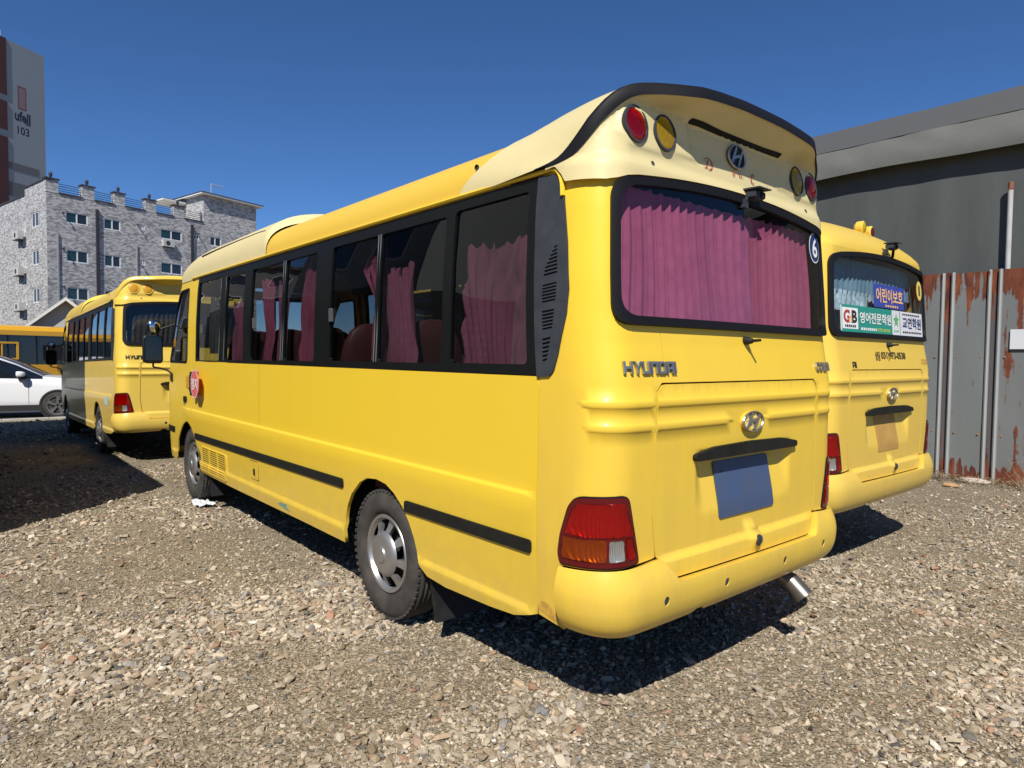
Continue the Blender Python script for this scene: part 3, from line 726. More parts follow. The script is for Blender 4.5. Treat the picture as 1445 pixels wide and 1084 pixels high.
    if K != 'plain':
        put2d('model_lettering', body, text_geo('COUNTY', .25, .050, .5, bold=.02, shear=.15), (.83, 1.52), .006, tm, rp, thick=.010)
    else: put2d('model_lettering', body, text_geo('COUNTY', .20, .046, .0), (.80, 1.518), .003, BROWNP, rp)
    # ---- bumper
    bt = [(-1.142, .706), (-.77, .726), (-.690, .732), (-.602, .631), (.602, .623), (.690, .732), (.77, .726), (1.142, .706)]
    bo = rpoly_sel([(-1.142, .430), (-.9, .436), (-.5, .446)]+[(-.47, .448), (-.45, .472), (-.40, .472), (-.38, .45)]+[(0, .452), (.5, .446), (1.142, .430)]+bt[::-1], [], 0)
    holes = [ell(x, z, .017, .020, 12) for x, z in ((-.695, .566), (-.262, .556), (.262, .556), (.695, .566))] if K == 'main' else [ell(-.40, .56, .018, .020, 12)] if K == 'amber' else []
    bm = part('bumper', 'bumper'+K, pm('bumper', bump, bo, holes, pr, ds=.035, dz=.022, el=.025, rim=.05, off=.002), m=pr)
    for i, h in enumerate(holes):
        part('parking_sensor', f'sensor{K}{i}', pm('parking_sensor', bump, grow(h, .001), [], SLATE, ds=.03, dz=.03, off=-.002, rim=.01), bm)
    # ---- tail lamps
    LO = [(-1.152, .714), (-1.164, .753), (-1.152, .830), (-1.111, .950), (-1.080, .987), (-1.052, .997), (-.878, 1.006), (-.860, .992), (-.802, .738), (-.814, .732), (-.941, .724)]
    for mir in (False, True):
        t = 'R' if mir else 'L'
        pts = (('red_lens', RGL, [(-1.130, .840), (-1.094, .942), (-1.064, .974), (-.882, .983), (-.834, .848)]), ('amber_lens', AGL, [(-1.144, .742), (-1.136, .828), (-.948, .836), (-.948, .746)]),
               ('reversing_lens', CGLS, [(-.938, .747), (-.938, .832), (-.890, .836), (-.880, .826), (-.874, .752)]), ('red_reflector', RGL, [(-.864, .754), (-.872, .838), (-.838, .840), (-.818, .754)]))
        lm = part('tail_lamp', 'lamp'+t, pm('tail_lamp', base, rpoly(LO, .016, 3), [rpoly(pp, .010, 3) for _n, _m, pp in pts], DRED, ds=.05, dz=.05, off=.010, rim=.03, el=.03, mir=mir))
        part('lamp_seal', 'lamps'+t, pm('lamp_seal', base, grow(rpoly(LO, .016, 3), .006), [rpoly(LO, .016, 3)], SEAL, ds=999, dz=1, off=.007, rim=.02, el=.04, mir=mir), lm)
        for nm, m_, pp in pts:
            part(nm, nm+t, pm(nm, base, rpoly(pp, .010, 3), [], m_, ds=.03, dz=.03, off=.015, rim=.006, el=.03, mir=mir), lm)
            part('lamp_reflector', 'refl'+nm+t, pm('lamp_reflector', base, rpoly(pp, .010, 3), [], REFL, ds=.012, dz=.012, off=.0105, rim=0, el=.02, mir=mir, dome=-.0085), lm)
    # ---- roof
    roofs = lambda ys: [(y, .95, 2.335, .365, 2.7) for y in ys]
    if K == 'plain':
        def mk():
            ys = np.r_[.093+.907*(1-np.cos(np.linspace(0, math.pi/2, 14)))[:], np.linspace(1.2, 3.8, 10)]
            st = []
            for y in ys:
                a = np.interp(min(y, 1.0), RRY, RRX) if y < 1.0 else .95
                u = np.clip((1.0-y)/.907, 0, 1); st.append((y, max(a, .02), 2.335, .365*max(0, 1-u**2.3)**(1/1.9), 2.7))
            V, F = roof_grid(st); me = new_mesh('roof', V, F, proof, smooth=True); return me
        part('roof', 'roofplain', mk, m=proof)
    else:
        def mk():
            V, F = roof_grid(roofs([.66, .8, .9, 1.0, 1.4, 1.9, 2.4, 2.9, 3.4, 3.8])); return new_mesh('roof', V, F, proof, smooth=True)
        part('roof', 'roof', mk, m=proof)
        mid = [(s, lipz(s)) for s in np.linspace(1.24, -1.24, 90)]
        half = [(1.24, 2.342), (1.185, 2.346), (1.173, 2.343), (1.133, 2.305), (1.110, 2.272), (1.064, 2.270), (.94, 2.264), (.90, 2.272), (.86, 2.288)]
        lowp = [(-x, z) for x, z in half]+[(x, z+.014) for x, z in REAR_TOP[::-1] if abs(x) < .81]+half[::-1]
        fp = part('rear_fairing', 'cap', pm('rear_fairing', cap, lowp+mid, [], pc, ds=.03, dz=.02, el=.022, rim=.0, xp=[(float(q), float(lipz(q))-e_) for q in np.linspace(-1.2, 1.2, 121) for e_ in (.008, .017, .027, .038, .052, .067)]), m=pc)
        def shell(v0, v1, off, nv, inner=False):
            S = np.linspace(-1.24, 1.24, 110); NS = len(S); P = cap(S, lipz(S))
            T = np.gradient(P, axis=0); T /= np.linalg.norm(T, axis=1, keepdims=True); out2 = np.c_[-T[:, 2], np.zeros(NS), T[:, 0]]; out2 /= np.linalg.norm(out2, axis=1, keepdims=True)+1e-9
            fade = (sm(2.36, 2.58, P[:, 2]))[:, None]; P0 = P-out2*.004*fade; P1 = P+out2*(.006+.038*fade)+np.c_[np.zeros((NS, 1)), .058*(1-fade)+.008, np.zeros((NS, 1))]
            arc = np.r_[0, np.cumsum(np.linalg.norm(np.diff(P, axis=0), axis=1))]; arc /= arc[-1]
            sec = section(.957, 2.338, .375, 2.7, 240); sa = np.r_[0, np.cumsum(np.hypot(*np.diff(sec, axis=0).T))]; sa /= sa[-1]
            qz = np.interp(arc, sa, sec[:, 1]); Q = np.c_[np.interp(arc, sa, sec[:, 0]), 1.06-.32*sm(2.33, 2.62, qz), qz]
            rows_ = [P0+np.array([0, -.004, 0]), P1+np.array([0, -.004, 0])] if inner else []
            for v in np.linspace(v0, v1, nv):
                b = P1*(1-v)+Q*v; bul = 4*v*(1-v)
                rows_.append(b+np.c_[np.zeros(NS), np.zeros(NS), .022*bul*sm(2.45, 2.65, P[:, 2])])
            G = np.array(rows_); nv = len(G); T1 = np.gradient(G, axis=1); T0 = np.gradient(G, axis=0)
            Nn = np.cross(T1, T0); Nn /= np.linalg.norm(Nn, axis=2, keepdims=True)+1e-9; Nn[Nn[..., 2] < -.5] *= -1
            G = G+Nn*off; V = G.reshape(-1, 3); F = []
            for j in range(nv-1):
                for i in range(NS-1): b = j*NS+i; F.append((b, b+1, b+NS+1, b+NS))
            return V, F
        def mk2():
            V, F = shell(0, 1, 0, 14); return new_mesh('rear_fairing_top', V, F, pc, smooth=True)
        part('fairing_top', 'captop', mk2, fp, pc)
        def mk3():
            V, F = shell(.004, .03, .003, 3, True); return new_mesh('fairing_seal', V, F, SEAL if K == 'main' else pc, smooth=True)
        part('fairing_seal', 'capseal', mk3, fp, SEAL if K == 'main' else pc)
        for x, m_, rx in ((-.815, RGL2 if K == 'main' else OLENS, .076), (-.622, YGL if K == 'main' else OLENS, .072), (.606, YGL if K == 'main' else OLENS, .072), (.797, RGL2 if K == 'main' else OLENS, .076)):
            c_ = capflat(np.array([x]), np.array([2.511]))[0]; n_ = normal_of(base, np.array([x*.91]), np.array([2.47]))[0]; u_ = np.cross([0, 0, 1.], n_); u_ /= np.linalg.norm(u_); v_ = np.cross(n_, u_)
            sf = plane_surf(c_+n_*(-.001 if abs(x) > .7 else .002), u_, v_); k_ = f'flash{x}{K}'
            def ringm(): return patch_mesh('flasher_ring', sf, ell(0, 0, .071, .079, 32), [ell(0, 0, .061, .069, 32)], SLATE if K == 'main' else pc, ds=999, dz=1, off=.004, rim=.07)
            fl = part('flashing_lamp', k_, ringm)
            def lensm(m_=m_): return patch_mesh('flasher_lens', sf, ell(0, 0, .062, .070, 32), [], m_, ds=.016, dz=.016, off=.000, rim=0, dome=.012)
            part('flasher_lens', k_+'l', lensm, fl)
            def reflm(): return patch_mesh('lamp_reflector', sf, ell(0, 0, .061, .069, 32), [], REFL, ds=.02, dz=.02, off=.0008, rim=0)
            if K == 'main': part('lamp_reflector', k_+'r', reflm, fl)
        def scr2():
            m_ = MB(); sec = section(.957, 2.338, .375, 2.7, 200); i = np.argmin(np.abs(sec[:100, 1]-2.47)); p = sec[i]; m_.lathe([(-.004, .014), (.004, .014), (.005, .001)], o=(p[0]-.004, .93, p[1]+.004), axis='x', n=10); return m_.mesh('fixing_screw', SLATE)
        part('fixing_screw', 'scr2', scr2, fp)
        for x in (-.70, .70): part('fixing_screw', f'screw{x}', pm('fixing_screw', cap, ell(x, 2.366, .010, .010, 10), [], SLATE, ds=.02, dz=.02, off=.003, rim=.004), fp)
        if K == 'main':
            part('vent_slit', 'slit', pm('vent_slit', cap, rrect(-.46, .39, 2.592, 2.608, .004, 2), [], STRIPB, ds=.04, dz=.01, off=.004, rim=.006), fp)
            emblem_parts(fp, cap, (-.03, 2.518), .006, .078, .056, bossm=INK)
            # remains of red script lettering
            def scr(strokes):
                V = []; F = []
                for p, wd in strokes:
                    g, ff = ribbon(bez(p, 8), .1); n = len(g)//2
                    t = np.linspace(0, 1, n); ww = np.interp(t, np.linspace(0, 1, len(wd)), wd); g, ff = ribbon(bez(p, 8), ww)
                    b = len(V); V += list(g); F += [tuple(i+b for i in q) for q in ff]
                return np.array(V), F
            D_ = scr([([(-.004, .024), (-.012, .006), (-.022, -.014), (-.034, -.020), (-.040, -.014)], [.003, .008, .007, .003, .002]), ([(-.040, .006), (-.036, .020), (-.014, .027), (.012, .022), (.026, .004), (.020, -.016), (.0, -.023), (-.022, -.016)], [.002, .003, .004, .004, .009, .008, .004, .002]), ([(.042, .020), (.046, .017)], [.006, .006])])
            C_ = scr([([(.012, .012), (.016, .018), (.010, .024), (-.004, .018), (-.016, .0), (-.014, -.018), (.0, -.024), (.014, -.018)], [.003, .003, .003, .007, .008, .007, .004, .002]), ([(.012, .012), (.004, .010), (.004, .004)], [.003, .003, .002])])
            O_ = scr([([(0, .012), (-.008, .002), (-.004, -.010), (.006, -.010), (.010, .002), (.002, .012)], [.003, .006, .004, .003, .006, .003])])
            U_ = scr([([(-.016, .010), (-.016, -.004), (-.008, -.010), (.0, -.004), (.002, .010)], [.006, .006, .003, .004, .005]), ([(.002, .0), (.006, -.009), (.010, -.008)], [.004, .003, .002]), ([(.020, -.004), (.024, -.010)], [.003, .003])])
            A_ = scr([([(-.006, .010), (-.003, .003)], [.004, .002]), ([(.006, -.010), (.012, -.014)], [.004, .002])])
            for g, x, z in ((D_, -.27, 2.440), (O_, -.055, 2.436), (U_, .015, 2.437), (C_, .128, 2.440), (A_, .262, 2.440)): put2d('red_lettering', cap, g, (x, z), .004, REDP, fp)
    # front fairing over the cab
    def ff():
        st = []
        ys = np.r_[3.74, 3.755, 3.77, 3.785, 3.80, 3.86, np.linspace(4.1, 5.7, 8), np.linspace(5.8, FRY.max()-.002, 14)]
        for y in ys:
            u = np.clip((y-5.6)/(FRY.max()-5.6), 0, 1); rise = .085*sm(3.735, 3.80, y)*(1-.2*sm(3.9, 5.6, y))
            st.append((y, max(np.interp(y, FRY, FRX)+.006, .05), 2.335, (.365+rise)*max(.0, 1-u**2.6)**(1/2.0)+.004, 2.9))
        V, F = roof_grid(st); return new_mesh('front_fairing', V, F, pc, smooth=True)
    ffo = part('front_fairing', 'ffair'+('y' if K != 'main' else ''), ff, m=pc)
    if K == 'main':
        def sl_():
            m_ = MB(); pts = []
            for y, z in ((5.72, 2.566), (5.3, 2.582), (4.7, 2.592), (4.1, 2.592), (3.92, 2.585)):
                sec = section(.955, 2.335, .365+.072, 2.9, 200); i = np.argmin(np.abs(sec[:100, 1]-z)); pts.append((sec[i, 0]+.004, y, sec[i, 1]))
            m_.tube(pts, .013, 6); return m_.mesh('roof_slot', STRIPB)
        part('roof_slot', 'rslot', sl_, ffo)
    # ---- front end
    Q0 = SMAX-(SY0+6.976); Fp = [(-Q0, .36), (Q0, .36), (Q0, 2.335), (-Q0, 2.335)]; FW = rpoly([(-.80, 1.22), (.80, 1.22), (.76, 2.26), (-.76, 2.26)], .10)
    fr_ = part('front_panel', 'front', pm('front_panel', front, Fp, [FW], py, ds=.09, dz=.1, el=.05, rim=.02), m=py)
    part('windscreen', 'wscreen', pm('windscreen', front, FW, [], GCLEAR, ds=.12, dz=.12, off=-.005, rim=0), fr_)
    part('windscreen_seal', 'wseal', pm('windscreen_seal', front, grow(FW, .01), [grow(FW, -.03)], SEAL, ds=999, dz=1, el=.06, off=.006, rim=.015), fr_)
    for sx in (-1, 1):
        part('headlamp', f'head{sx}', pm('headlamp', front, rrect(sx*.56-.13, sx*.56+.13, .76, .93, .04), [], CLR, ds=.06, dz=.06, off=.008, rim=.02), fr_)
    # ---- underside, wheels, exhaust
    def ub():
        m_ = MB()
        m_.box(-.93, .93, .30, 1.24, .50, .84); m_.box(-.90, .90, .09, .31, .50, .80); m_.box(-.86, .86, .0, .12, .50, .60); m_.box(-.78, .78, -.025, .01, .51, .608); m_.box(-.93, .93, 2.28, 5.46, .50, .84); m_.box(-.93, .93, 6.52, 6.90, .50, .84)  # rear boxes behind the bumper are added to stop sunlight leaking through
        m_.box(-.94, .94, 1.24, 2.28, .85, .88); m_.box(-.94, .94, 5.46, 6.52, .85, .88); m_.box(-.50, .50, 1.24, 2.28, .5, .85); m_.box(-.66, .66, 5.46, 6.52, .5, .85)
        m_.box(-.72, -.5, 1.70, 1.82, .34, .44); m_.box(-.6, .6, 1.70, 1.84, .32, .46); m_.box(-.7, .7, 5.78, 5.9, .32, .42)
        m_.box(-.42, -.34, .4, 6.6, .40, .52); m_.box(.34, .42, .4, 6.6, .40, .52); m_.box(.45, .80, 2.6, 3.5, .34, .52); m_.box(-.85, -.5, 3.0, 3.7, .36, .52)
        return m_.mesh('underbody', UNDER)
    part('underbody', 'under', ub)
    ty, hb, wb_ = wheel_meshes()
    for y in (1.752, 5.837):
        for sx in (-1, 1):
            w_ = link('wheel', ty, root); w_.location = (sx*.885, y, .3875)
            if sx > 0: w_.rotation_euler = (0, 0, math.pi)
            w_.rotation_euler = (0.35*sx+y, 0, w_.rotation_euler[2])
            h_ = link('hubcap', hb, w_); h_.location = (-.068, 0, 0); h2 = link('wheel_disc', wb_, w_); h2.location = (-.055, 0, 0)
    for y, sx in ((1.752, -1), (1.752, 1)):
        w_ = link('wheel', ty, root); w_.location = (sx*.63, y, .3875)
    def flap(y0):
        def mk():
            m_ = MB(); m_.obox((-.955, y0-.02, .44), (.33, 0, 0), (0, .012, 0), (0, -.075, -.31)); return m_.mesh('mud_flap', BLACK)
        return mk
    part('mud_flap', 'flapr', flap(1.33)); part('mud_flap', 'flapf', flap(5.37))
    def flapR(y0):
        def mk():
            m_ = MB(); m_.obox((.625, y0-.02, .44), (.33, 0, 0), (0, .012, 0), (0, -.075, -.31)); return m_.mesh('mud_flap', BLACK)
        return mk
    part('mud_flap', 'flaprR', flapR(1.33)); part('mud_flap', 'flapfR', flapR(5.37))
    if K == 'main':
        def ex():
            m_ = MB(); m_.tube([(.46, .70, .44), (.49, .30, .43), (.505, .12, .41), (.52, .03, .365), (.53, -.04, .30)], [.034, .039, .046, .048, .050], 18, cap=False)
            m_.tube([(.53, -.037, .303), (.52, .03, .365)], [.046, .044], 18, mi=1, cap=False); return m_.mesh('exhaust_pipe', [STEEL, DARK], True)
        part('exhaust_pipe', 'exh', ex)
    # ---- inside
    def inn():
        m_ = MB()
        m_.box(-.90, .90, .25, 6.7, .88, .92)
        for sx in (-1, 1): m_.box(min(sx*.955, sx*.935), max(sx*.955, sx*.935), .30, 5.7, .92, 1.47)
        m_.box(-.90, .90, .16, .20, .92, 1.66); m_.box(-.80, .80, 6.45, 6.6, .92, 1.30)
        return m_.mesh('interior_lining', LINER)
    part('interior_lining', 'inner', inn)
    def ceil():
        V, F = roof_grid([(y, .885, 2.30, .33, 2.7) for y in (1.05 if K == 'plain' else .25, 1.5, 3, 4.5, 5.9)], 20); return new_mesh('ceiling', V, F, LINERR, smooth=True)
    part('ceiling', 'ceil'+K, ceil)
    sm_ = seat_mesh()
    for y in (1.05, 1.80, 2.55, 3.30, 4.05, 4.80):
        for x in ((-.70, -.28, .28, .70) if near else (-.60, .60)):
            s_ = link('seat', sm_, root); s_.location = (x, y-.05, 0)
            if not near: break
    s_ = link('seat', sm_, root); s_.location = (-.50, 5.55, .02)
    # ---- curtains
    cst = lambda v: (lambda z: v)
    rear_in = lambda s, z: base(s, z)
    if K == 'main':
        part('curtain', 'curtR', lambda: curtain_mesh('curtain', base, cst(-.872), (lambda z: .80-.03*(z-1.6)), 1.60, 2.262, 23, .014, .016, CURT, 400, 18, .008, 3, True), label='pleated pink curtain drawn across the rear window')
        SL = lambda f0, f1, z0, z1, fo, am, m_, sd, inw=.055, top=.02, nu=80, mir=False, sl_=.5: curtain_mesh('curtain', (lambda s, z: base(-np.asarray(s), z)) if mir else base, lambda z: L(f0(z)), lambda z: L(f1(z)), z0, z1, fo, am, inw, m_, nu, 16, top, sd, False, sl_)
        ip = lambda zs, ys: (lambda z: float(np.interp(z, zs, ys)))
        specs = [(cst(1.055), cst(.475), 1.495, 2.10, 9, .018, CURTD, 5, .02, 1.2),
                 (ip([1.5, 1.85, 2.06], [1.82, 1.83, 1.85]), ip([1.5, 1.75, 2.06], [1.50, 1.53, 1.58]), 1.50, 2.06, 6, .018, CURTD, 6, .03, .6),
                 (ip([1.5, 1.80, 1.87, 1.93, 2.1, 2.22], [2.02, 1.99, 1.93, 2.0, 2.16, 2.06]), ip([1.5, 1.80, 1.87, 1.93, 2.1, 2.22], [1.87, 1.86, 1.88, 1.87, 1.86, 1.86]), 1.53, 2.19, 5, .020, CURT, 7, .05, .6),
                 (ip([1.5, 1.9, 2.2], [3.12, 3.13, 3.10]), ip([1.5, 1.9, 2.02, 2.2], [2.74, 2.745, 2.80, 2.71]), 1.50, 2.19, 6, .020, CURT, 8, .045, .6),
                 (ip([1.5, 1.8, 2.2], [3.86, 3.84, 3.98]), ip([1.5, 1.8, 2.1, 2.2], [3.68, 3.66, 3.66, 3.78]), 1.50, 2.19, 4, .018, CURT, 9, .03, .6),
                 (ip([1.5, 1.8, 2.2], [3.58, 3.55, 3.60]), ip([1.5, 1.8, 2.2], [3.42, 3.42, 3.36]), 1.50, 2.14, 4, .018, CURTD, 19, .03, .6),
                 (cst(4.66), cst(4.26), 1.50, 2.02, 6, .018, CURTD, 10, .03, .6),
                 (cst(5.42), cst(4.90), 1.56, 2.12, 6, .016, CURTG, 11, .03, .5)]
        for i, (f0, f1, z0, z1, fo, am, m_, sd, tp, sl_) in enumerate(specs):
            part('curtain', f'cs{i}', lambda: SL(f0, f1, z0, z1, fo, am, m_, sd, top=tp, sl_=sl_))
        for i, (a, b) in enumerate(((.48, 1.05), (1.2, 1.78), (1.9, 2.44), (2.75, 3.5), (3.6, 4.35), (5.05, 5.6))):
            part('curtain', f'csr{i}', lambda: SL(cst(b), cst(a), 1.50, 2.26, 9, .018, CURTD, 20+i, mir=True))
    elif K == 'plain':
        part('curtain', 'curtP', lambda: curtain_mesh('curtain', base, cst(-.84), cst(.80), 2.035, 2.29, 22, .010, .07, LACE, 240, 8, .004, 5), label='short blue valance curtain in the rear window')
        part('curtain_lace', 'curtP2', lambda: curtain_mesh('curtain_lace', base, cst(-.84), cst(.45), 1.90, 2.05, 16, .012, .065, LACEW, 200, 8, .004, 6), label='pale lace hem under the blue valance')
    else:
        part('curtain', 'curtA', lambda: curtain_mesh('curtain', base, cst(-.86), cst(.86), 1.66, 2.33, 26, .014, .06, CURTG, 240, 8, .0, 5), label='dark grey curtain across the rear window')
    # ---- driver-side mirror
    def arm():
        m_ = MB(); m_.tube(bez([(-.965, 6.66, 1.30), (-1.02, 6.74, 1.36), (-1.10, 6.75, 1.385), (-1.16, 6.74, 1.40), (-1.165, 6.74, 1.45)], 5), .011, 7); m_.tube([(-.93, 6.70, 1.90), (-1.10, 6.72, 1.83), (-1.16, 6.735, 1.79)], .009, 6)
        m_.box(-1.0, -.96, 6.63, 6.69, 1.23, 1.33, bev=.01); return m_.mesh('mirror_arm', BLACK, True)
    ma = part('mirror', 'marm', arm)
    def mh():
        m_ = MB(); o = rrect(-.105, .105, -.160, .160, .04); n = len(o); c0 = np.array([-1.165, 6.74, 1.60]); ax = np.array([.985, .17, 0]); bk = np.array([-.17, .985, 0]); V = []
        for d, k in ((-.02, .93), (-.01, 1), (.03, .98), (.07, .7), (.085, .3)): V += [c0+ax*u*k+np.array([0, 0, v*k])+bk*d for u, v in o]
        F = [tuple((k*n+i, k*n+(i+1) % n, k*n+n+(i+1) % n, k*n+n+i)) for k in range(4) for i in range(n)]; F.append(tuple(4*n+i for i in range(n)))
        m_.add(V, F); return m_.mesh('mirror_housing', BLACK, True)
    part('mirror_housing', 'mhouse', mh, ma)
    def mg():
        m_ = MB(); o = rrect(-.090, .090, -.145, .145, .03); c0 = np.array([-1.165, 6.74, 1.60]); ax = np.array([.985, .17, 0]); bk = np.array([-.17, .985, 0])
        m_.add([c0+ax*u+np.array([0, 0, v])-bk*.019 for u, v in o], [tuple(range(len(o)))]); return m_.mesh('mirror_glass', MIRR)
    part('mirror_glass', 'mglass', mg, ma)
    def mr():
        m_ = MB(); m_.lathe([(.06, .02), (.05, .055), (.02, .076), (-.01, .078), (-.016, .070)], o=(-1.155, 6.73, 1.86), axis='y', n=24); m_.lathe([(-.012, .071), (-.03, .05), (-.038, .025), (-.04, .002)], o=(-1.155, 6.73, 1.86), axis='y', n=24, mi=1)
        m_.tube([(-1.165, 6.74, 1.74), (-1.155, 6.745, 1.80)], .012, 6); return m_.mesh('round_mirror', [BLACK, MIRR], True)
    part('round_mirror', 'mround', mr, ma)
    return root

MIRR = mat('mirror_glass', (0.55, 0.58, 0.60), 0.06, metal=1.0)
CHROMEDULL = mat('dull_aluminium', (0.13, 0.135, 0.135), 0.45, metal=0.4)
def rail_mesh(mir, m):
    pts = [(L(5.9), 2.346), (L(3.0), 2.349), (L(1.0), 2.349), (L(.50), 2.347), (-1.28, 2.347), (-1.225, 2.347), (-1.188, 2.338), (-1.158, 2.31), (-1.140, 2.27), (-1.132, 2.22)]
    p = bez(pts, 5); g = MB(); P = base(p[:, 0], p[:, 1])+nrm(p[:, 0], p[:, 1])*.010
    if mir: P = P*[-1, 1, 1]
    g.tube(P, .011, 6); return g.mesh('drip_rail', m, True)

# ------------------------------------------------------------------ ground
def vnoise(x, y, seed=0):
    xi = np.floor(x).astype(np.int64); yi = np.floor(y).astype(np.int64); fx = x-xi; fy = y-yi
    def h(a, b):
        n = (a*374761393+b*668265263+seed*1442695041) & 0xffffffff; n = ((n ^ (n >> 13))*1274126177) & 0xffffffff
        return ((n ^ (n >> 16)) & 0xffff)/65535.0
    fx = fx*fx*(3-2*fx); fy = fy*fy*(3-2*fy)
    return (h(xi, yi)*(1-fx)+h(xi+1, yi)*fx)*(1-fy)+(h(xi, yi+1)*(1-fx)+h(xi+1, yi+1)*fx)*fy
def slope(x, y): return -np.clip(y-8.0, 0, 18)*.02
def gz(x, y):
    x = np.asarray(x, float); y = np.asarray(y, float)
    n = .030*(vnoise(x/1.7, y/1.7, 1)-.5)+.022*(vnoise(x/.55, y/.55, 2)-.5)+.014*(vnoise(x/.2, y/.2, 3)-.5)
    near = 1-sm(14, 22, np.hypot(x+3, y+2))
    return slope(x, y)+n*near-.006
def coarse(x, y):
    """where loose coarse stones lie (1) and where the ground is packed fine grit (0)"""
    return .42+.58*sm(.44, .66, .62*vnoise(x/1.15+3.3, y/1.15, 11)+.38*vnoise(x/.42, y/.42, 12))

def ground_mat():
    m = bpy.data.materials.new('gravel_dirt'); m.use_nodes = True; n = m.node_tree.nodes; l = m.node_tree.links; b = n['Principled BSDF']
    b.inputs['Roughness'].default_value = 0.95; b.inputs['Specular IOR Level'].default_value = 0.2
    tc = n.new('ShaderNodeTexCoord')
    def noise(s, d=6, r=.6):
        q = n.new('ShaderNodeTexNoise'); q.inputs['Scale'].default_value = s; q.inputs['Detail'].default_value = d; q.inputs['Roughness'].default_value = r; l.new(tc.outputs['Object'], q.inputs['Vector']); return q
    def ramp(src, stops):
        q = n.new('ShaderNodeValToRGB'); e = q.color_ramp.elements
        while len(e) < len(stops): e.new(.5)
        for el, (p, c) in zip(e, stops): el.position = p; el.color = (*c, 1)
        l.new(src, q.inputs['Fac']); return q
    def vor(s):
        q = n.new('ShaderNodeTexVoronoi'); q.inputs['Scale'].default_value = s; l.new(tc.outputs['Object'], q.inputs['Vector']); return q
    v1 = vor(75); v2 = vor(34)
    sep = n.new('ShaderNodeSeparateColor'); l.new(v1.outputs['Color'], sep.inputs[0]); sep2 = n.new('ShaderNodeSeparateColor'); l.new(v2.outputs['Color'], sep2.inputs[0])
    st = [(0.0, (.10, .078, .046)), (.25, (.20, .162, .105)), (.5, (.275, .228, .155)), (.75, (.35, .30, .215)), (.93, (.40, .34, .24)), (1.0, (.56, .50, .40))]
    c1 = ramp(sep.outputs[0], st); c2 = ramp(sep2.outputs[1], st)
    big = noise(.9, 5, .6); soil = ramp(noise(3.5, 8, .65).outputs['Fac'], [(.32, (.135, .100, .060)), (.68, (.295, .24, .163))])
    mx = n.new('ShaderNodeMix'); mx.data_type = 'RGBA'; mx.inputs['Factor'].default_value = .45; l.new(c1.outputs[0], mx.inputs[6]); l.new(c2.outputs[0], mx.inputs[7])
    f = n.new('ShaderNodeMapRange'); f.inputs['From Min'].default_value = .40; f.inputs['From Max'].default_value = .62; f.inputs['To Min'].default_value = .25; f.inputs['To Max'].default_value = .75; l.new(big.outputs['Fac'], f.inputs[0])
    m2 = n.new('ShaderNodeMix'); m2.data_type = 'RGBA'; l.new(f.outputs[0], m2.inputs['Factor']); l.new(mx.outputs[2], m2.inputs[6]); l.new(soil.outputs[0], m2.inputs[7])
    l.new(m2.outputs[2], b.inputs['Base Color'])
    bp = n.new('ShaderNodeBump'); bp.inputs['Strength'].default_value = .9; bp.inputs['Distance'].default_value = .012; bp.invert = True
    ad = n.new('ShaderNodeMath'); ad.operation = 'ADD'; l.new(v1.outputs['Distance'], ad.inputs[0]); l.new(v2.outputs['Distance'], ad.inputs[1])
    l.new(ad.outputs[0], bp.inputs['Height']); l.new(bp.outputs[0], b.inputs['Normal'])
    return m
GM = ground_mat()
xs = np.unique(np.r_[np.array([-700, -300, -150, -80, -50, -30, -20, -14, -10, -8]), np.arange(-6.5, 9.0, .075), np.arange(9.0, 14, .4), np.array([16, 20, 30, 50, 80, 150, 300, 700])])
ys = np.unique(np.r_[np.array([-700, -300, -100, -40, -20, -10, -6]), np.arange(-4, 11, .075), np.arange(11, 24, .25), np.array([26, 30, 36, 45, 60, 80, 120, 200, 400, 900])])
X, Y = np.meshgrid(xs, ys); Z = gz(X, Y); nx, ny = len(xs), len(ys)
idx = np.arange(nx*ny).reshape(ny, nx); Fq = np.stack([idx[:-1, :-1], idx[:-1, 1:], idx[1:, 1:], idx[1:, :-1]], -1).reshape(-1, 4)
def fast_mesh(name, V, F, m):
    V = np.asarray(V, np.float32); F = np.asarray(F, np.int32); k = F.shape[1]
    me = bpy.data.meshes.new(name); me.vertices.add(len(V)); me.vertices.foreach_set('co', V.ravel())
    me.loops.add(F.size); me.loops.foreach_set('vertex_index', F.ravel()); me.polygons.add(len(F)); me.polygons.foreach_set('loop_start', np.arange(0, F.size, k, dtype=np.int32))
    try: me.polygons.foreach_set('loop_total', np.full(len(F), k, np.int32))
    except Exception: pass
    me.polygons.foreach_set('use_smooth', np.zeros(len(F), bool)); me.materials.append(m); me.update(calc_edges=True); return me
gme = fast_mesh('ground', np.c_[X.ravel(), Y.ravel(), Z.ravel()], Fq, GM); gme.polygons.foreach_set('use_smooth', [True]*len(gme.polygons))
tag(link('ground', gme), kind='structure')
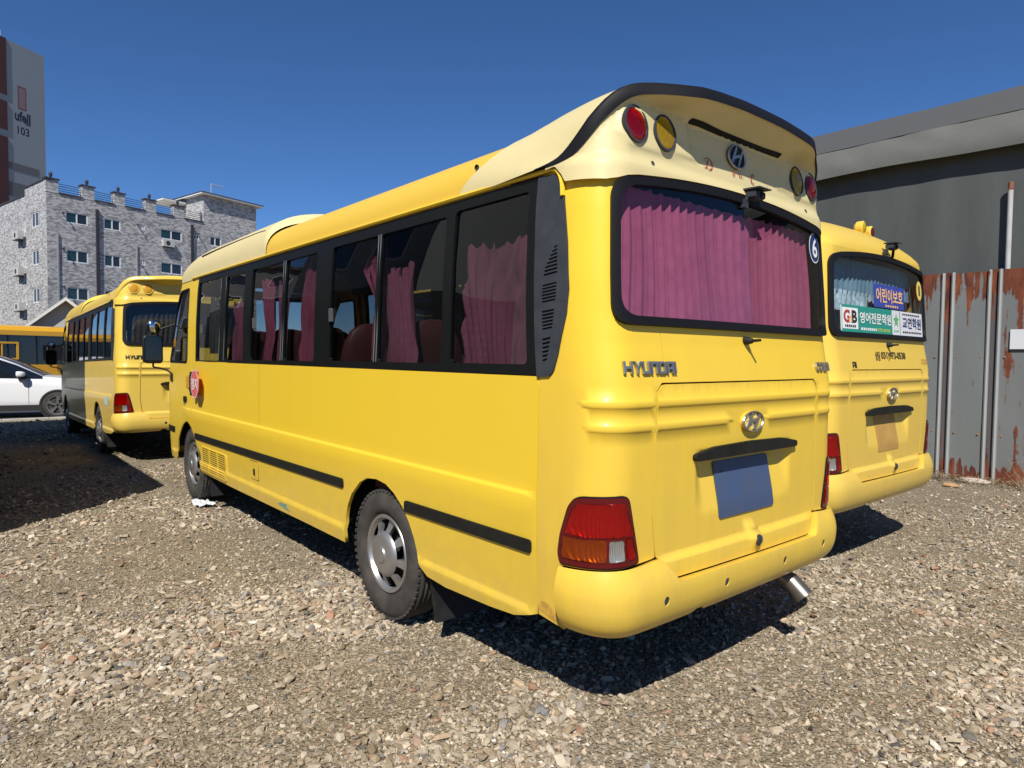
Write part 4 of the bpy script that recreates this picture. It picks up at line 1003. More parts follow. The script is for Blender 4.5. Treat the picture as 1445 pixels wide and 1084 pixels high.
# asphalt lane in front of the white car with its two kerb lines
ASPH = mat('asphalt', (.045, .045, .047), .9, var=.5, vscale=5, col2=(.075, .072, .068), bump=.4, bscale=90)
def strip_mesh(x0, x1, y0, y1, dz, n=24):
    xs_ = np.linspace(x0, x1, n); V = []; F = []
    ysb = np.linspace(y0, y1, 8)
    for y in ysb: V += [(x, y, float(slope(x, y))+dz) for x in xs_]
    for j in range(7):
        for i in range(n-1): F.append((j*n+i, j*n+i+1, j*n+n+i+1, j*n+n+i))
    return V, F
V, F = strip_mesh(-40, 60, 19.95, 31, .018); tag(link('road', new_mesh('road', V, F, ASPH)), kind='structure')
CONC = mat('concrete', (.44, .41, .36), .85, var=.6, vscale=4, col2=(.30, .28, .25), bump=.3, bscale=40)
for y in (19.62, 22.35):
    k = MB()
    for i in range(40):
        x = -22+i*1.0; z = float(slope(x, y)); k.box(x+.006, x+.994, y, y+.17, z-.1, z+.05, bev=.012)
    tag(k.build('kerb', CONC), kind='structure')

# ------------------------------------------------------------------ gravel: every loose stone a small faceted solid
def stones(name, n, rmin, rmax, power, nsub, seed, smin, smax, az0=-14, az1=104, dens_coarse=True):
    g = np.random.default_rng(seed)
    t = g.uniform(0, 1, n*4)
    r = (rmin**power+(rmax**power-rmin**power)*t)**(1/power) if power else rmin*(rmax/rmin)**t
    a = np.radians(g.uniform(az0, az1, n*4)); x = CP[0]+r*np.sin(a); y = CP[1]+r*np.cos(a)
    cz = coarse(x, y); keep = g.uniform(0, 1, n*4) < (.22+.78*cz if dens_coarse else .6+.4*cz)
    keep &= (x < 7.15) & ~((y > 19.5) & (y < 31))
    x, y, r, cz = x[keep][:n], y[keep][:n], r[keep][:n], cz[keep][:n]; n = len(x)
    s = np.exp(g.normal(0, .48, n)); s = np.clip(smin*s*(.72+.65*cz), smin*.4, smax)
    if nsub: ph = (1+5**.5)/2; B = np.array([(-1, ph, 0), (1, ph, 0), (-1, -ph, 0), (1, -ph, 0), (0, -1, ph), (0, 1, ph), (0, -1, -ph), (0, 1, -ph), (ph, 0, -1), (ph, 0, 1), (-ph, 0, -1), (-ph, 0, 1)])/1.902
    if nsub: T = np.array([(0, 11, 5), (0, 5, 1), (0, 1, 7), (0, 7, 10), (0, 10, 11), (1, 5, 9), (5, 11, 4), (11, 10, 2), (10, 7, 6), (7, 1, 8), (3, 9, 4), (3, 4, 2), (3, 2, 6), (3, 6, 8), (3, 8, 9), (4, 9, 5), (2, 4, 11), (6, 2, 10), (8, 6, 7), (9, 8, 1)])
    else: B = np.array([(1, 0, 0), (.1, 1, .0), (-1, .1, 0), (0, -1, 0), (.2, .1, .9), (0, 0, -.9)]); T = np.array([(0, 1, 4), (1, 2, 4), (2, 3, 4), (3, 0, 4), (1, 0, 5), (2, 1, 5), (3, 2, 5), (0, 3, 5)])
    k = len(B)
    Bq = np.sign(B)*np.abs(B)**.8; ax = g.normal(0, 1, (n, 4)); ax /= np.linalg.norm(ax, axis=1, keepdims=True); w_, x_, y_, z_ = ax.T
    RM = np.stack([1-2*(y_*y_+z_*z_), 2*(x_*y_-z_*w_), 2*(x_*z_+y_*w_), 2*(x_*y_+z_*w_), 1-2*(x_*x_+z_*z_), 2*(y_*z_-x_*w_), 2*(x_*z_-y_*w_), 2*(y_*z_+x_*w_), 1-2*(x_*x_+y_*y_)], 1).reshape(n, 3, 3)
    P = np.einsum('nij,kj->nki', RM, Bq)*g.uniform(.55, 1.32, (n, k, 1))
    sc = np.stack([g.uniform(.8, 1.6, n), g.uniform(.55, 1.0, n), g.uniform(.30, .72, n)], 1)*s[:, None]; P = P*sc[:, None, :]
    th = g.uniform(0, 6.283, n); tilt = g.normal(0, .35, n)
    c, q = np.cos(tilt)[:, None], np.sin(tilt)[:, None]; P = np.stack([P[..., 0]*c-P[..., 2]*q, P[..., 1], P[..., 0]*q+P[..., 2]*c], -1)
    c, q = np.cos(th)[:, None], np.sin(th)[:, None]; P = np.stack([P[..., 0]*c-P[..., 1]*q, P[..., 0]*q+P[..., 1]*c, P[..., 2]], -1)
    P += np.stack([x, y, gz(x, y)+sc[:, 2]*g.uniform(.2, .85, n)], 1)[:, None, :]
    F = (T[None]+(np.arange(n)*k)[:, None, None]).reshape(-1, 3)
    me = fast_mesh(name, P.reshape(-1, 3), F, STONEM)
    at = me.attributes.new('stone_tone', 'FLOAT_COLOR', 'POINT')
    pal = np.array([(.43, .375, .305), (.34, .285, .22), (.50, .445, .37), (.26, .21, .15), (.40, .36, .32), (.54, .49, .42), (.20, .185, .17), (.46, .36, .27), (.34, .21, .15), (.70, .68, .64), (.27, .27, .28), (.42, .31, .25), (.10, .10, .105)])
    pr_ = np.array([.20, .16, .16, .12, .10, .07, .045, .06, .018, .012, .03, .02, .010]); pr_ /= pr_.sum()
    colr = pal[g.choice(len(pal), n, p=pr_)]*g.uniform(.66, 1.16, (n, 1))*np.array([1.06, 1.01, .90])
    # finer stones carry more soil colour
    soil = (1-cz)[:, None]*.55*vnoise(x/.8, y/.8, 77)[:, None]; colr = colr*(1-soil)+np.array([.215, .16, .09])*soil
    at.data.foreach_set('color', np.repeat(np.c_[colr, np.ones(n)], k, 0).astype(np.float32).ravel())
    return tag(link(name, me), kind='stuff')
def stone_mat():
    m = bpy.data.materials.new('gravel_stone'); m.use_nodes = True; n = m.node_tree.nodes; l = m.node_tree.links; b = n['Principled BSDF']
    b.inputs['Roughness'].default_value = .88; b.inputs['Specular IOR Level'].default_value = .25
    a = n.new('ShaderNodeAttribute'); a.attribute_name = 'stone_tone'; tc = n.new('ShaderNodeTexCoord')
    nz = n.new('ShaderNodeTexNoise'); nz.inputs['Scale'].default_value = 85; nz.inputs['Detail'].default_value = 5; l.new(tc.outputs['Object'], nz.inputs['Vector'])
    mr = n.new('ShaderNodeMapRange'); mr.inputs['To Min'].default_value = .72; mr.inputs['To Max'].default_value = 1.22; l.new(nz.outputs['Fac'], mr.inputs[0])
    vm = n.new('ShaderNodeVectorMath'); vm.operation = 'SCALE'; l.new(a.outputs['Color'], vm.inputs[0]); l.new(mr.outputs[0], vm.inputs['Scale']); l.new(vm.outputs[0], b.inputs['Base Color'])
    bp = n.new('ShaderNodeBump'); bp.inputs['Strength'].default_value = .35; bp.inputs['Distance'].default_value = .004; l.new(nz.outputs['Fac'], bp.inputs['Height']); l.new(bp.outputs[0], b.inputs['Normal'])
    return m
STONEM = stone_mat()
stones('gravel', 50000, 1.6, 5.0, 1.7, True, 21, .0074, .030)
stones('gravel', 56000, 4.8, 13, .6, False, 22, .0102, .036)
stones('fine_gravel', 130000, 1.6, 8.0, 1.3, False, 23, .0056, .012, dens_coarse=False)
stones('gravel', 9000, 12.5, 22, 1, False, 24, .018, .05, az0=-4, az1=60)

# ------------------------------------------------------------------ grey brick block of flats
def brick_mat():
    m = bpy.data.materials.new('grey_brick'); m.use_nodes = True; n = m.node_tree.nodes; l = m.node_tree.links; b = n['Principled BSDF']; b.inputs['Roughness'].default_value = .9
    uv = n.new('ShaderNodeUVMap')
    br = n.new('ShaderNodeTexBrick'); br.inputs['Scale'].default_value = 1; br.inputs['Brick Width'].default_value = .26; br.inputs['Row Height'].default_value = .088; br.inputs['Mortar Size'].default_value = .006; br.inputs['Bias'].default_value = -.05
    br.inputs['Color1'].default_value = (.56, .55, .545, 1); br.inputs['Color2'].default_value = (.17, .17, .178, 1); br.inputs['Mortar'].default_value = (.44, .435, .43, 1)
    l.new(uv.outputs[0], br.inputs['Vector'])
    nz = n.new('ShaderNodeTexNoise'); nz.inputs['Scale'].default_value = 4.5; nz.inputs['Detail'].default_value = 8; nz.inputs['Roughness'].default_value = .75; l.new(uv.outputs[0], nz.inputs['Vector'])
    mr = n.new('ShaderNodeMapRange'); mr.inputs['From Min'].default_value = .3; mr.inputs['From Max'].default_value = .7; mr.inputs['To Min'].default_value = .80; mr.inputs['To Max'].default_value = 1.15; l.new(nz.outputs['Fac'], mr.inputs[0])
    vm = n.new('ShaderNodeVectorMath'); vm.operation = 'SCALE'; l.new(br.outputs['Color'], vm.inputs[0]); l.new(mr.outputs[0], vm.inputs['Scale']); l.new(vm.outputs[0], b.inputs['Base Color'])
    bp = n.new('ShaderNodeBump'); bp.inputs['Strength'].default_value = .8; bp.inputs['Distance'].default_value = .03; l.new(br.outputs['Color'], bp.inputs['Height']); l.new(bp.outputs[0], b.inputs['Normal'])
    return m
BRICK = brick_mat()
WPVC = mat('white_window_frame', (.72, .73, .73), .4); WGL = mat('window_glass', (.012, .045, .045), .06, spec=.7, var=.5, vscale=.6, col2=(.03, .035, .045)); WGL2 = mat('window_glass_dark', (.02, .025, .03), .08, spec=.7)
COPE = mat('dark_coping', (.055, .048, .052), .6); ACW = mat('air_conditioner_casing', (.52, .51, .48), .5); RAILM = mat('dark_railing', (.03, .03, .04), .5); PIPEM = mat('dark_drainpipe', (.035, .033, .04), .45); PIPEL = mat('grey_conduit', (.33, .33, .34), .5)
def wall_patch(name, P, du, u0, u1, z0, z1, holes, m, parent, rim=.14, top=None, flip=False):
    """a vertical wall with window openings; UVs in metres for the brick courses"""
    du = np.array(du, float); P = np.array(P, float)
    outer = top or [(u0, z0), (u1, z0), (u1, z1), (u0, z1)]
    v2, f, loops = triangulate(outer, holes, 999, 1, el=3)
    nn = np.cross(du, [0, 0, 1.]);
    pos = lambda q: P+np.outer(q[:, 0], du)+np.outer(q[:, 1], [0, 0, 1])
    V = list(pos(v2)); UV = [tuple(q) for q in v2]; F = [tuple(q) for q in f]
    for k, lp in enumerate(loops[1:]):
        q = np.array(lp); b = len(V); n = len(q); A = pos(q); V += list(A)+list(A-nn*rim); UV += [tuple(c) for c in q]+[(c[0]+.1, c[1]+.1) for c in q]
        F += [(b+i, b+n+i, b+n+(i+1) % n, b+(i+1) % n) for i in range(n)]
    me = new_mesh(name, V, F, m, uv=UV); return link(name, me, parent)
def put_window(P, du, u0, u1, z0, z1, parent, split=(.5,), gl=None, depth=.07, fr=.07):
    du = np.array(du, float); nn = np.cross(du, [0, 0, 1.]); P = np.array(P, float)-nn*depth
    w_ = MB(); at = lambda u, z: P+du*u+np.array([0, 0, z])
    def bar(a, b, c, d): w_.obox(at(a, c)-nn*.03, du*(b-a), nn*.07, np.array([0, 0, d-c]))
    e = .004
    bar(u0+e, u1-e, z0+e, z0+fr); bar(u0+e, u1-e, z1-fr, z1-e); bar(u0+e, u0+fr, z0+fr, z1-fr); bar(u1-fr, u1-e, z0+fr, z1-fr)
    for s_ in split: uc = u0+(u1-u0)*s_; bar(uc-fr*.6, uc+fr*.6, z0+fr, z1-fr)
    fo = w_.build('window', WPVC, parent)
    ed = [u0+fr]+[u0+(u1-u0)*s_ for s_ in split]+[u1-fr]
    for i in range(len(ed)-1):
        g = MB(); a = ed[i]+(.05 if i else 0); b = ed[i+1]-(.05 if i < len(ed)-2 else 0); g.add([at(a, z0+fr), at(b, z0+fr), at(b, z1-fr), at(a, z1-fr)], [(0, 1, 2, 3)]); g.build('pane', gl if i % 2 == 0 and gl else WGL2, fo)
    return fo
B0 = np.array([2.352, 56.717, -.35]); bu = np.array([math.sin(R(70)), math.cos(R(70)), 0]); bv = np.array([math.sin(R(-12)), math.cos(R(-12)), 0])
bld = empty('brick_apartment_block', tuple(B0), 0, 'grey brick block of flats with a railed roof terrace behind the yellow minibuses', 'building')
O3 = np.zeros(3)
rows = [(11.46, 12.27), (8.60, 9.49), (5.80, 6.72), (3.0, 3.9)]
cols = [(1.30, 2.83), (4.02, 5.27), (8.58, 10.47)]
fh = []; wins = []
for ri, (a, b) in enumerate(rows):
    for c, d in cols: fh.append((c, d, a, b)); wins.append((c, d, a, b, (.5,) if not (ri >= 2 and c > 8) else (.36, .56), WGL))
    fh.append((6.85, 7.22, a+.42, b-.02)); wins.append((6.85, 7.22, a+.42, b-.02, (.5,), None))
    fh.append((11.56, 12.12, a+.42, b)); wins.append((11.56, 12.12, a+.42, b, (.5,), None))
    fh.append((13.2, 14.3, a+.1, b+.08)); wins.append((13.2, 14.3, a+.1, b+.08, (.45,), None))
rect = lambda q: [(q[0], q[2]), (q[1], q[2]), (q[1], q[3]), (q[0], q[3])]
front_top = [(0, 0), (18.1, 0), (18.1, 15.9), (12.55, 15.9), (12.55, 13.45), (0, 13.45)]
wall_patch('wall', O3, bu, 0, 0, 0, 0, [rect(q) for q in fh], BRICK, bld, top=front_top)
for c, d, a, b, sp, gl in wins: put_window(O3, bu, c, d, a, b, bld, sp, gl)
# left face: runs back along bv, seen from the left -> direction from the far end to the corner
lf = -bv; LF0 = bv*16.0
lh = []; lw = []
for (a, b) in ((11.15, 12.25), (8.36, 9.46), (5.56, 6.66), (2.8, 3.9)):
    for (q0, q1, za, zb, sp) in ((1.75, 3.15, a, b, (.5,)), (5.95, 6.40, a+.05, b-.40, ()), (4.35, 4.92, a-.08, b-.30, (.5,))):
        lh.append((16-q1, 16-q0, za, zb)); lw.append((16-q1, 16-q0, za, zb, sp))
wall_patch('wall', LF0, lf, 0, 0, 0, 0, [rect(q) for q in lh], BRICK, bld, top=[(0, 0), (16, 0), (16, 14.3), (11.5, 14.3), (11.5, 13.75), (0, 13.75)])
for c, d, a, b, sp in lw: put_window(LF0, lf, c, d, a, b, bld, sp, WGL2, fr=.08)
bk = MB()
bk.add([bu*18.1, bu*18.1+bv*16, bu*18.1+bv*16+[0, 0, 15.9], bu*18.1+[0, 0, 15.9]], [(0, 1, 2, 3)]); bk.add([bv*16, bu*18.1+bv*16, bu*18.1+bv*16+[0, 0, 13.4], bv*16+[0, 0, 13.4]], [(3, 2, 1, 0)])
bk.add([[0, 0, 13.3]+bu*.2+bv*.2, bu*18+[0, 0, 13.3]+bv*.2, bu*18+bv*16+[0, 0, 13.3], bv*16+[0, 0, 13.3]], [(0, 1, 2, 3)]); bk.build('roof_deck', CONC, bld)
# stair tower on the roof
tw = np.array([0, 0, 13.45])+bu*12.55
wall_patch('tower_wall', tw+bv*6, -bv, 0, 6, -.1, 2.45, [[(1.2, 0), (2.2, 0), (2.2, 1.75), (1.2, 1.75)]], BRICK, bld)
g = MB(); g.add([tw+bv*4.8-bu*-.1, tw+bv*3.8+bu*.1, tw+bv*3.8+bu*.1+[0, 0, 1.75], tw+bv*4.8+bu*.1+[0, 0, 1.75]], [(0, 1, 2, 3)]); g.build('roof_door', mat('green_door', (.20, .22, .17), .5), bld)
g = MB(); o_ = np.array([0, 0, 15.9])+bu*12.15-bv*.45; g.obox(o_, bu*6.5, bv*7, np.array([0, 0, .12])); g.obox(o_+[0, 0, .12]-bu*.03-bv*.03, bu*6.56, bv*7.06, np.array([0, 0, .07]), 1); g.build('tower_roof', [mat('white_soffit', (.70, .70, .68), .7), COPE], bld)
g = MB(); o_ = np.array([0, 0, 15.45])+bu*10.3+bv*3.0; g.obox(o_, bu*2.25, bv*2.6, np.array([0, 0, .12])); g.obox(o_+[0, 0, .12], bu*2.25, bv*2.6, np.array([0, 0, .05]), 1); g.build('door_canopy', [MATS['white_soffit'], COPE], bld)
g = MB(); a = np.array([0, 0, 16.09])+bu*14.0+bv*1.2; g.tube([a, a+[0, 0, 1.25]], .03, 5); g.tube([a+[0, 0, 1.25], a+bu*1.3+[0, 0, 1.25]], .045, 5); g.build('aerial', ACW, bld)
# parapet piers with lamps, coping and railings
piers = [(-.02, .82), (2.45, 3.33), (4.81, 5.64), (7.30, 8.20), (9.75, 10.72)]
for a, b in piers:
    P_ = np.array([0, 0, 13.45])+bu*a-bv*.015; wd, dp, hh = b-a, .55, .95
    V = []; UV = []; F = []
    for (p, d, ln) in ((P_, bu, wd), (P_+bu*wd, bv, dp), (P_+bu*wd+bv*dp, -bu, wd), (P_+bv*dp, -bv, dp)):
        k = len(V); V += [p, p+d*ln, p+d*ln+np.array([0, 0, hh]), p+np.array([0, 0, hh])]; UV += [(0, 0), (ln, 0), (ln, hh), (0, hh)]; F.append((k, k+1, k+2, k+3))
    pr_ = link('parapet_pier', new_mesh('parapet_pier', V, F, BRICK, uv=UV), bld)
    g = MB(); g.obox(P_-bu*.08-bv*.08+[0, 0, hh], bu*(wd+.16), bv*(dp+.16), np.array([0, 0, .09])); g.build('coping', COPE, pr_)
    g = MB(); c = P_+bu*wd*.5+bv*dp*.5+[0, 0, hh+.09]; g.lathe([(0, .05), (.12, .05), (.14, .10), (.36, .13), (.44, .08), (.52, .02)], o=tuple(c), axis='z', n=8, close=True); g.build('lamp', RAILM, pr_)
for a, b in zip([p[1] for p in piers], [p[0] for p in piers[1:]]+[12.5]):
    g = MB()
    for z in (13.72, 13.88, 14.04, 14.2): g.tube([np.array([0, 0, z])+bu*a+bv*.2, np.array([0, 0, z])+bu*b+bv*.2], .024, 5)
    if b > 12: g.tube([np.array([0, 0, 13.5])+bu*(b-.1)+bv*.2, np.array([0, 0, 14.4])+bu*(b-.1)+bv*.2], .05, 5)
    g.build('railing', RAILM, bld)
    g = MB(); g.obox(np.array([0, 0, 13.45])+bu*a-bv*.07, bu*(b-a), bv*.4, np.array([0, 0, .10])); g.build('coping', COPE, bld)
g = MB(); g.obox(np.array([0, 0, 14.3])-bu*.07-bv*.07+bu*0, bv*4.6, bu*.45, np.array([0, 0, .08])); g.obox(np.array([0, 0, 13.75])-bu*.07+bv*4.55, bv*11.4, bu*.45, np.array([0, 0, .08])); g.build('coping', COPE, bld)
for u0, z1 in ((3.38, 12.8), (11.28, 13.05)):
    g = MB(); g.obox(bu*u0-bv*.16, bu*.22, bv*.15, np.array([0, 0, z1])); g.build('drainpipe', PIPEM, bld)
for u0, z1 in ((.66, 10.6), (6.48, 10.6)):
    g = MB(); g.obox(bu*u0-bv*.10, bu*.10, bv*.09, np.array([0, 0, z1])); g.build('conduit', PIPEL, bld)
for u, z in ((1.05, 12.1), (1.05, 9.5), (1.05, 6.7), (6.6, 12.2), (6.6, 9.4), (11.9, 12.35)):
    g = MB(); g.tube([bu*u-bv*.02+[0, 0, z], bu*u-bv*.30+[0, 0, z+.05], bu*u-bv*.34+[0, 0, z-.10]], .05, 6); g.build('flue_pipe', RAILM, bld)
def ac_unit(name, P_, du, dv, w_=.85, h_=.55, d_=.32):
    g = MB(); g.obox(P_, du*w_, -dv*d_, np.array([0, 0, h_])); o = g.build('air_conditioner', ACW, bld)
    q = MB(); c = P_-dv*(d_+.004)+du*w_*.42+np.array([0, 0, h_*.5]); n_ = -dv
    ring = [c+du*.2*math.cos(t)+np.array([0, 0, .2*math.sin(t)]) for t in np.linspace(0, 6.28, 18, endpoint=False)]; q.add(ring, [tuple(range(18))]); q.build('fan_grille', SLATE, o)
    q = MB(); q.obox(P_-np.array([0, 0, .06]), du*w_, -dv*d_, np.array([0, 0, .05])); q.build('bracket', RAILM, o)
ac_unit('a', np.array([0, 0, 10.82])+bu*8.66, bu, bv, 1.0, .55)
for z in (10.5, 7.75, 5.05): ac_unit('b', np.array([0, 0, z])+bv*6.05, -bv, bu, 1.2, .62, .42)
for z in (9.90, 7.15, 4.40):
    g = MB(); p = np.array([0, 0, z])+bv*4.45-bu*.01; g.obox(p, bv*.95, -bu*.05, np.array([0, 0, .75])); g.build('shutter', RAILM, bld)

# ------------------------------------------------------------------ pale apartment tower with painted sign
APW = mat('pale_render', (.28, .31, .335), .9, var=.3, vscale=.3, col2=(.245, .27, .29)); APB = mat('brown_render', (.085, .034, .034), .9, var=.3, vscale=.4, col2=(.065, .028, .028)); APS = mat('shadow_band_render', (.135, .14, .145), .9); APP = mat('pink_panel', (.26, .18, .19), .8); APN = mat('navy_paint', (.012, .018, .045), .7); APR = mat('red_frame', (.17, .07, .07), .8)
T0 = np.array([7.468, 120.462, -.35]); tu = np.array([math.sin(R(55)), math.cos(R(55)), 0]); tv = np.array([math.sin(R(-35)), math.cos(R(-35)), 0])
apt = empty('apartment_tower', tuple(T0), 0, 'tall pale apartment tower with a brown stripe and number 103 at far left', 'building')
g = MB(); g.obox(tu*-4.9, tu*5.76, tv*14, np.array([0, 0, 46.05])); g.build('wall', APW, apt)
for z0, z1 in ((0, 32.3), (33.3, 37.3), (38.2, 46.1)):
    g = MB(); g.obox(tu*-16-tv*.1+[0, 0, z0], tu*11.08, tv*14, np.array([0, 0, z1-z0])); g.build('brown_wall', APB, apt)
g = MB(); g.obox(tu*-15.9+[0, 0, 0], tu*10.99, tv*13.8, np.array([0, 0, 45.8])); g.build('pale_band', APW, apt)
for z0, z1, a, b in ((28.0, 29.0, -4.9, -.3), (24.2, 26.2, -4.9, .86)):
    g = MB(); g.obox(tu*a-tv*.03+[0, 0, z0], tu*(b-a), tv*.03, np.array([0, 0, z1-z0])); g.build('shadow_band', APS, apt)  # darker bands painted in for the shadows lying across the pale wall
ts = plane_surf(-tv*.003, tu)
def flat(name, poly, m, off, parent, surf):
    v, f, _ = triangulate(poly, [], 999, 1, el=99); P = surf(v[:, 0], v[:, 1])+normal_of(surf, v[:, 0], v[:, 1])*off; return link(name, new_mesh(name, P, f, m), parent)
flat('sign_frame', rrect(-3.30, -2.02, 36.9, 40.2, .15), APR, 0, apt, ts); flat('sign_panel', rrect(-3.15, -2.15, 37.1, 40.0, .1), APP, .003, apt, ts)
put2d('sign_lettering', ts, text_geo('ufell', 2.35, 1.5, bold=.03), (-2.62, 35.9), .003, APN, apt)
put2d('sign_lettering', ts, dashes(5, .8, .22, 3), (-1.85, 35.05), .003, APN, apt)
put2d('sign_lettering', ts, text_geo('103', 1.75, 1.15, bold=.015), (-2.55, 33.9), .003, APN, apt)
g = MB(); a = tu*-3.3+tv*3+[0, 0, 46.05]; g.tube([a, a+[0, 0, 2.3]], .06, 5); g.obox(a-tu*1.0+[0, 0, .35], tu*2.1, tv*.6, np.array([0, 0, .15])); g.tube([a+tu*.6, a+tu*.6+[0, 0, .4]], .08, 5); g.build('lightning_mast', PIPEL, apt)

# ------------------------------------------------------------------ gabled house and low wall in front of the flats
HW = mat('house_render', (.42, .43, .40), .85, var=.3, vscale=1, col2=(.36, .37, .33)); HR = mat('house_roof', (.06, .045, .042), .6); HT = mat('white_bargeboard', (.62, .62, .58), .6)
H0 = np.array([2.591, 48.664, -.35]); hu = np.array([math.sin(R(100)), math.cos(R(100)), 0]); hv = np.array([math.sin(R(10)), math.cos(R(10)), 0])
hs = empty('gabled_house', tuple(H0), 0, 'small pale gabled house in front of the grey brick flats', 'house')
g = MB(); ga = [hu*-1.9, hu*1.9, hu*1.9+[0, 0, 3.6], [0, 0, 5.25], hu*-1.9+[0, 0, 3.6]]; n5 = [p+hv*8 for p in map(np.array, ga)]; g.add([np.array(p, float) for p in ga]+n5, [(0, 1, 2, 3, 4), (9, 8, 7, 6, 5), (0, 4, 9, 5), (1, 6, 7, 2)]); g.build('wall', HW, hs)
for sg in (-1, 1):
    g = MB(); e = hu*sg*2.35+np.array([0, 0, 3.22]); pk = np.array([0, 0, 5.26]); g.obox(pk-hv*.45, e-pk, hv*9, np.array([0, 0, .12])); rf = g.build('roof', HR, hs)
    g = MB(); g.obox(pk-hv*.49+[0, 0, -.12], e-pk, hv*.04, np.array([0, 0, .22])); g.build('bargeboard', HT, rf)
lw = MB(); a = H0+hu*-14+[0, 0, 0]; lw.obox(a-hv*.5, hu*12.0, hv*.25, np.array([0, 0, 3.35])); lo = lw.build('boundary_wall', mat('grey_wall', (.19, .19, .195), .85, var=.4, vscale=1, col2=(.14, .14, .14))); tag(lo, 'low grey wall beside the gabled house below the flats', 'wall')

# ------------------------------------------------------------------ long orange-yellow coach across the lane
OB = mat('orange_coach_paint', (.78, .40, .02), .35, coat=.3, var=.2, vscale=1.5, col2=(.66, .33, .02)); BGL = mat('black_coach_glass', (.008, .009, .012), .05, spec=.7, var=.6, vscale=1.2, col2=(.022, .026, .04))
O0 = np.array([1.836, 43.279, -.36]); ou = np.array([math.sin(R(66)), math.cos(R(66)), 0]); ov = np.array([math.sin(R(-24)), math.cos(R(-24)), 0])
coach = empty('school_coach', tuple(O0), 0, 'long orange-yellow coach with black window band parked beyond the white car', 'bus')
def oloft(name, prof, u0, u1, m, parent, cap=True):
    """extrude a cross profile (v, z) along the coach"""
    V = []; F = []; n = len(prof)
    for u in (u0, u1): V += [ou*u+ov*a+np.array([0, 0, b]) for a, b in prof]
    for i in range(n): j = (i+1) % n; F.append((i, j, n+j, n+i)[::-1])
    F += [tuple(range(n)), tuple(range(n, 2*n))[::-1]]
    return link(name, new_mesh(name, V, F, m), parent)
oloft('lower_body', [(0, .35), (2.5, .35), (2.5, 1.22), (0, 1.22)], -8.2, 2.6, OB, coach)
oloft('window_band', [(.03, 1.222), (2.47, 1.222), (2.45, 2.80), (.06, 2.80)], -8.15, 2.55, BGL, coach)
oloft('roof', [(.03, 2.802), (2.47, 2.802), (2.46, 3.05), (2.30, 3.26), (1.8, 3.34), (.7, 3.34), (.20, 3.26), (.04, 3.05)], -8.2, 2.6, OB, coach)
for a in (-7.0, -5.6, -4.2, -2.8, -1.4):
    g = MB(); g.obox(ou*a+ov*.01+[0, 0, 1.23], ou*.03, ov*.03, np.array([0, 0, 1.56])); g.build('window_divider', FRAME, coach)
wf = rrect(-3.9, -2.30, 1.5, 2.44, .05); wi = rrect(-3.80, -2.40, 1.58, 2.34, .04)
os_ = plane_surf(ov*.012, ou)
fo = link('opening_window', patch_mesh('opening_window', os_, wf, [wi], OB, ds=999, dz=1, off=.03, rim=.04), coach)
g = MB(); g.obox(ou*-3.12-ov*.01+[0, 0, 1.58], ou*.06, ov*.03, np.array([0, 0, .76])); g.build('window_divider', OB, fo)
for u in (-6.3, 1.2):
    g = MB()
    for k in range(1):
        c = ou*u+ov*.14+np.array([0, 0, .48]); n = 28
        ring = lambda r, d: [c-ov*d+ou*r*math.cos(t)+np.array([0, 0, r*math.sin(t)]) for t in np.linspace(0, 6.2831853, n, endpoint=False)]
        V = ring(.48, -.2)+ring(.48, .10)+ring(.30, .13)+ring(.28, .08)+ring(.05, .10); F = [(q*n+i, q*n+(i+1) % n, q*n+n+(i+1) % n, q*n+n+i) for q in range(4) for i in range(n)]; g.add(V, F)
    g.build('wheel', TYRE, coach)
g = MB(); g.tube([ou*-.9-ov*.05+[0, 0, 1.30], ou*-.9-ov*.05+[0, 0, 2.2]], .025, 6); g.build('grab_rail', CHROME, coach)
g = MB(); g.obox(ou*-.85-ov*.35+[0, 0, 1.45], ou*.75, ov*.2, np.array([0, 0, .85])); g.build('mirror', BLACK, coach)

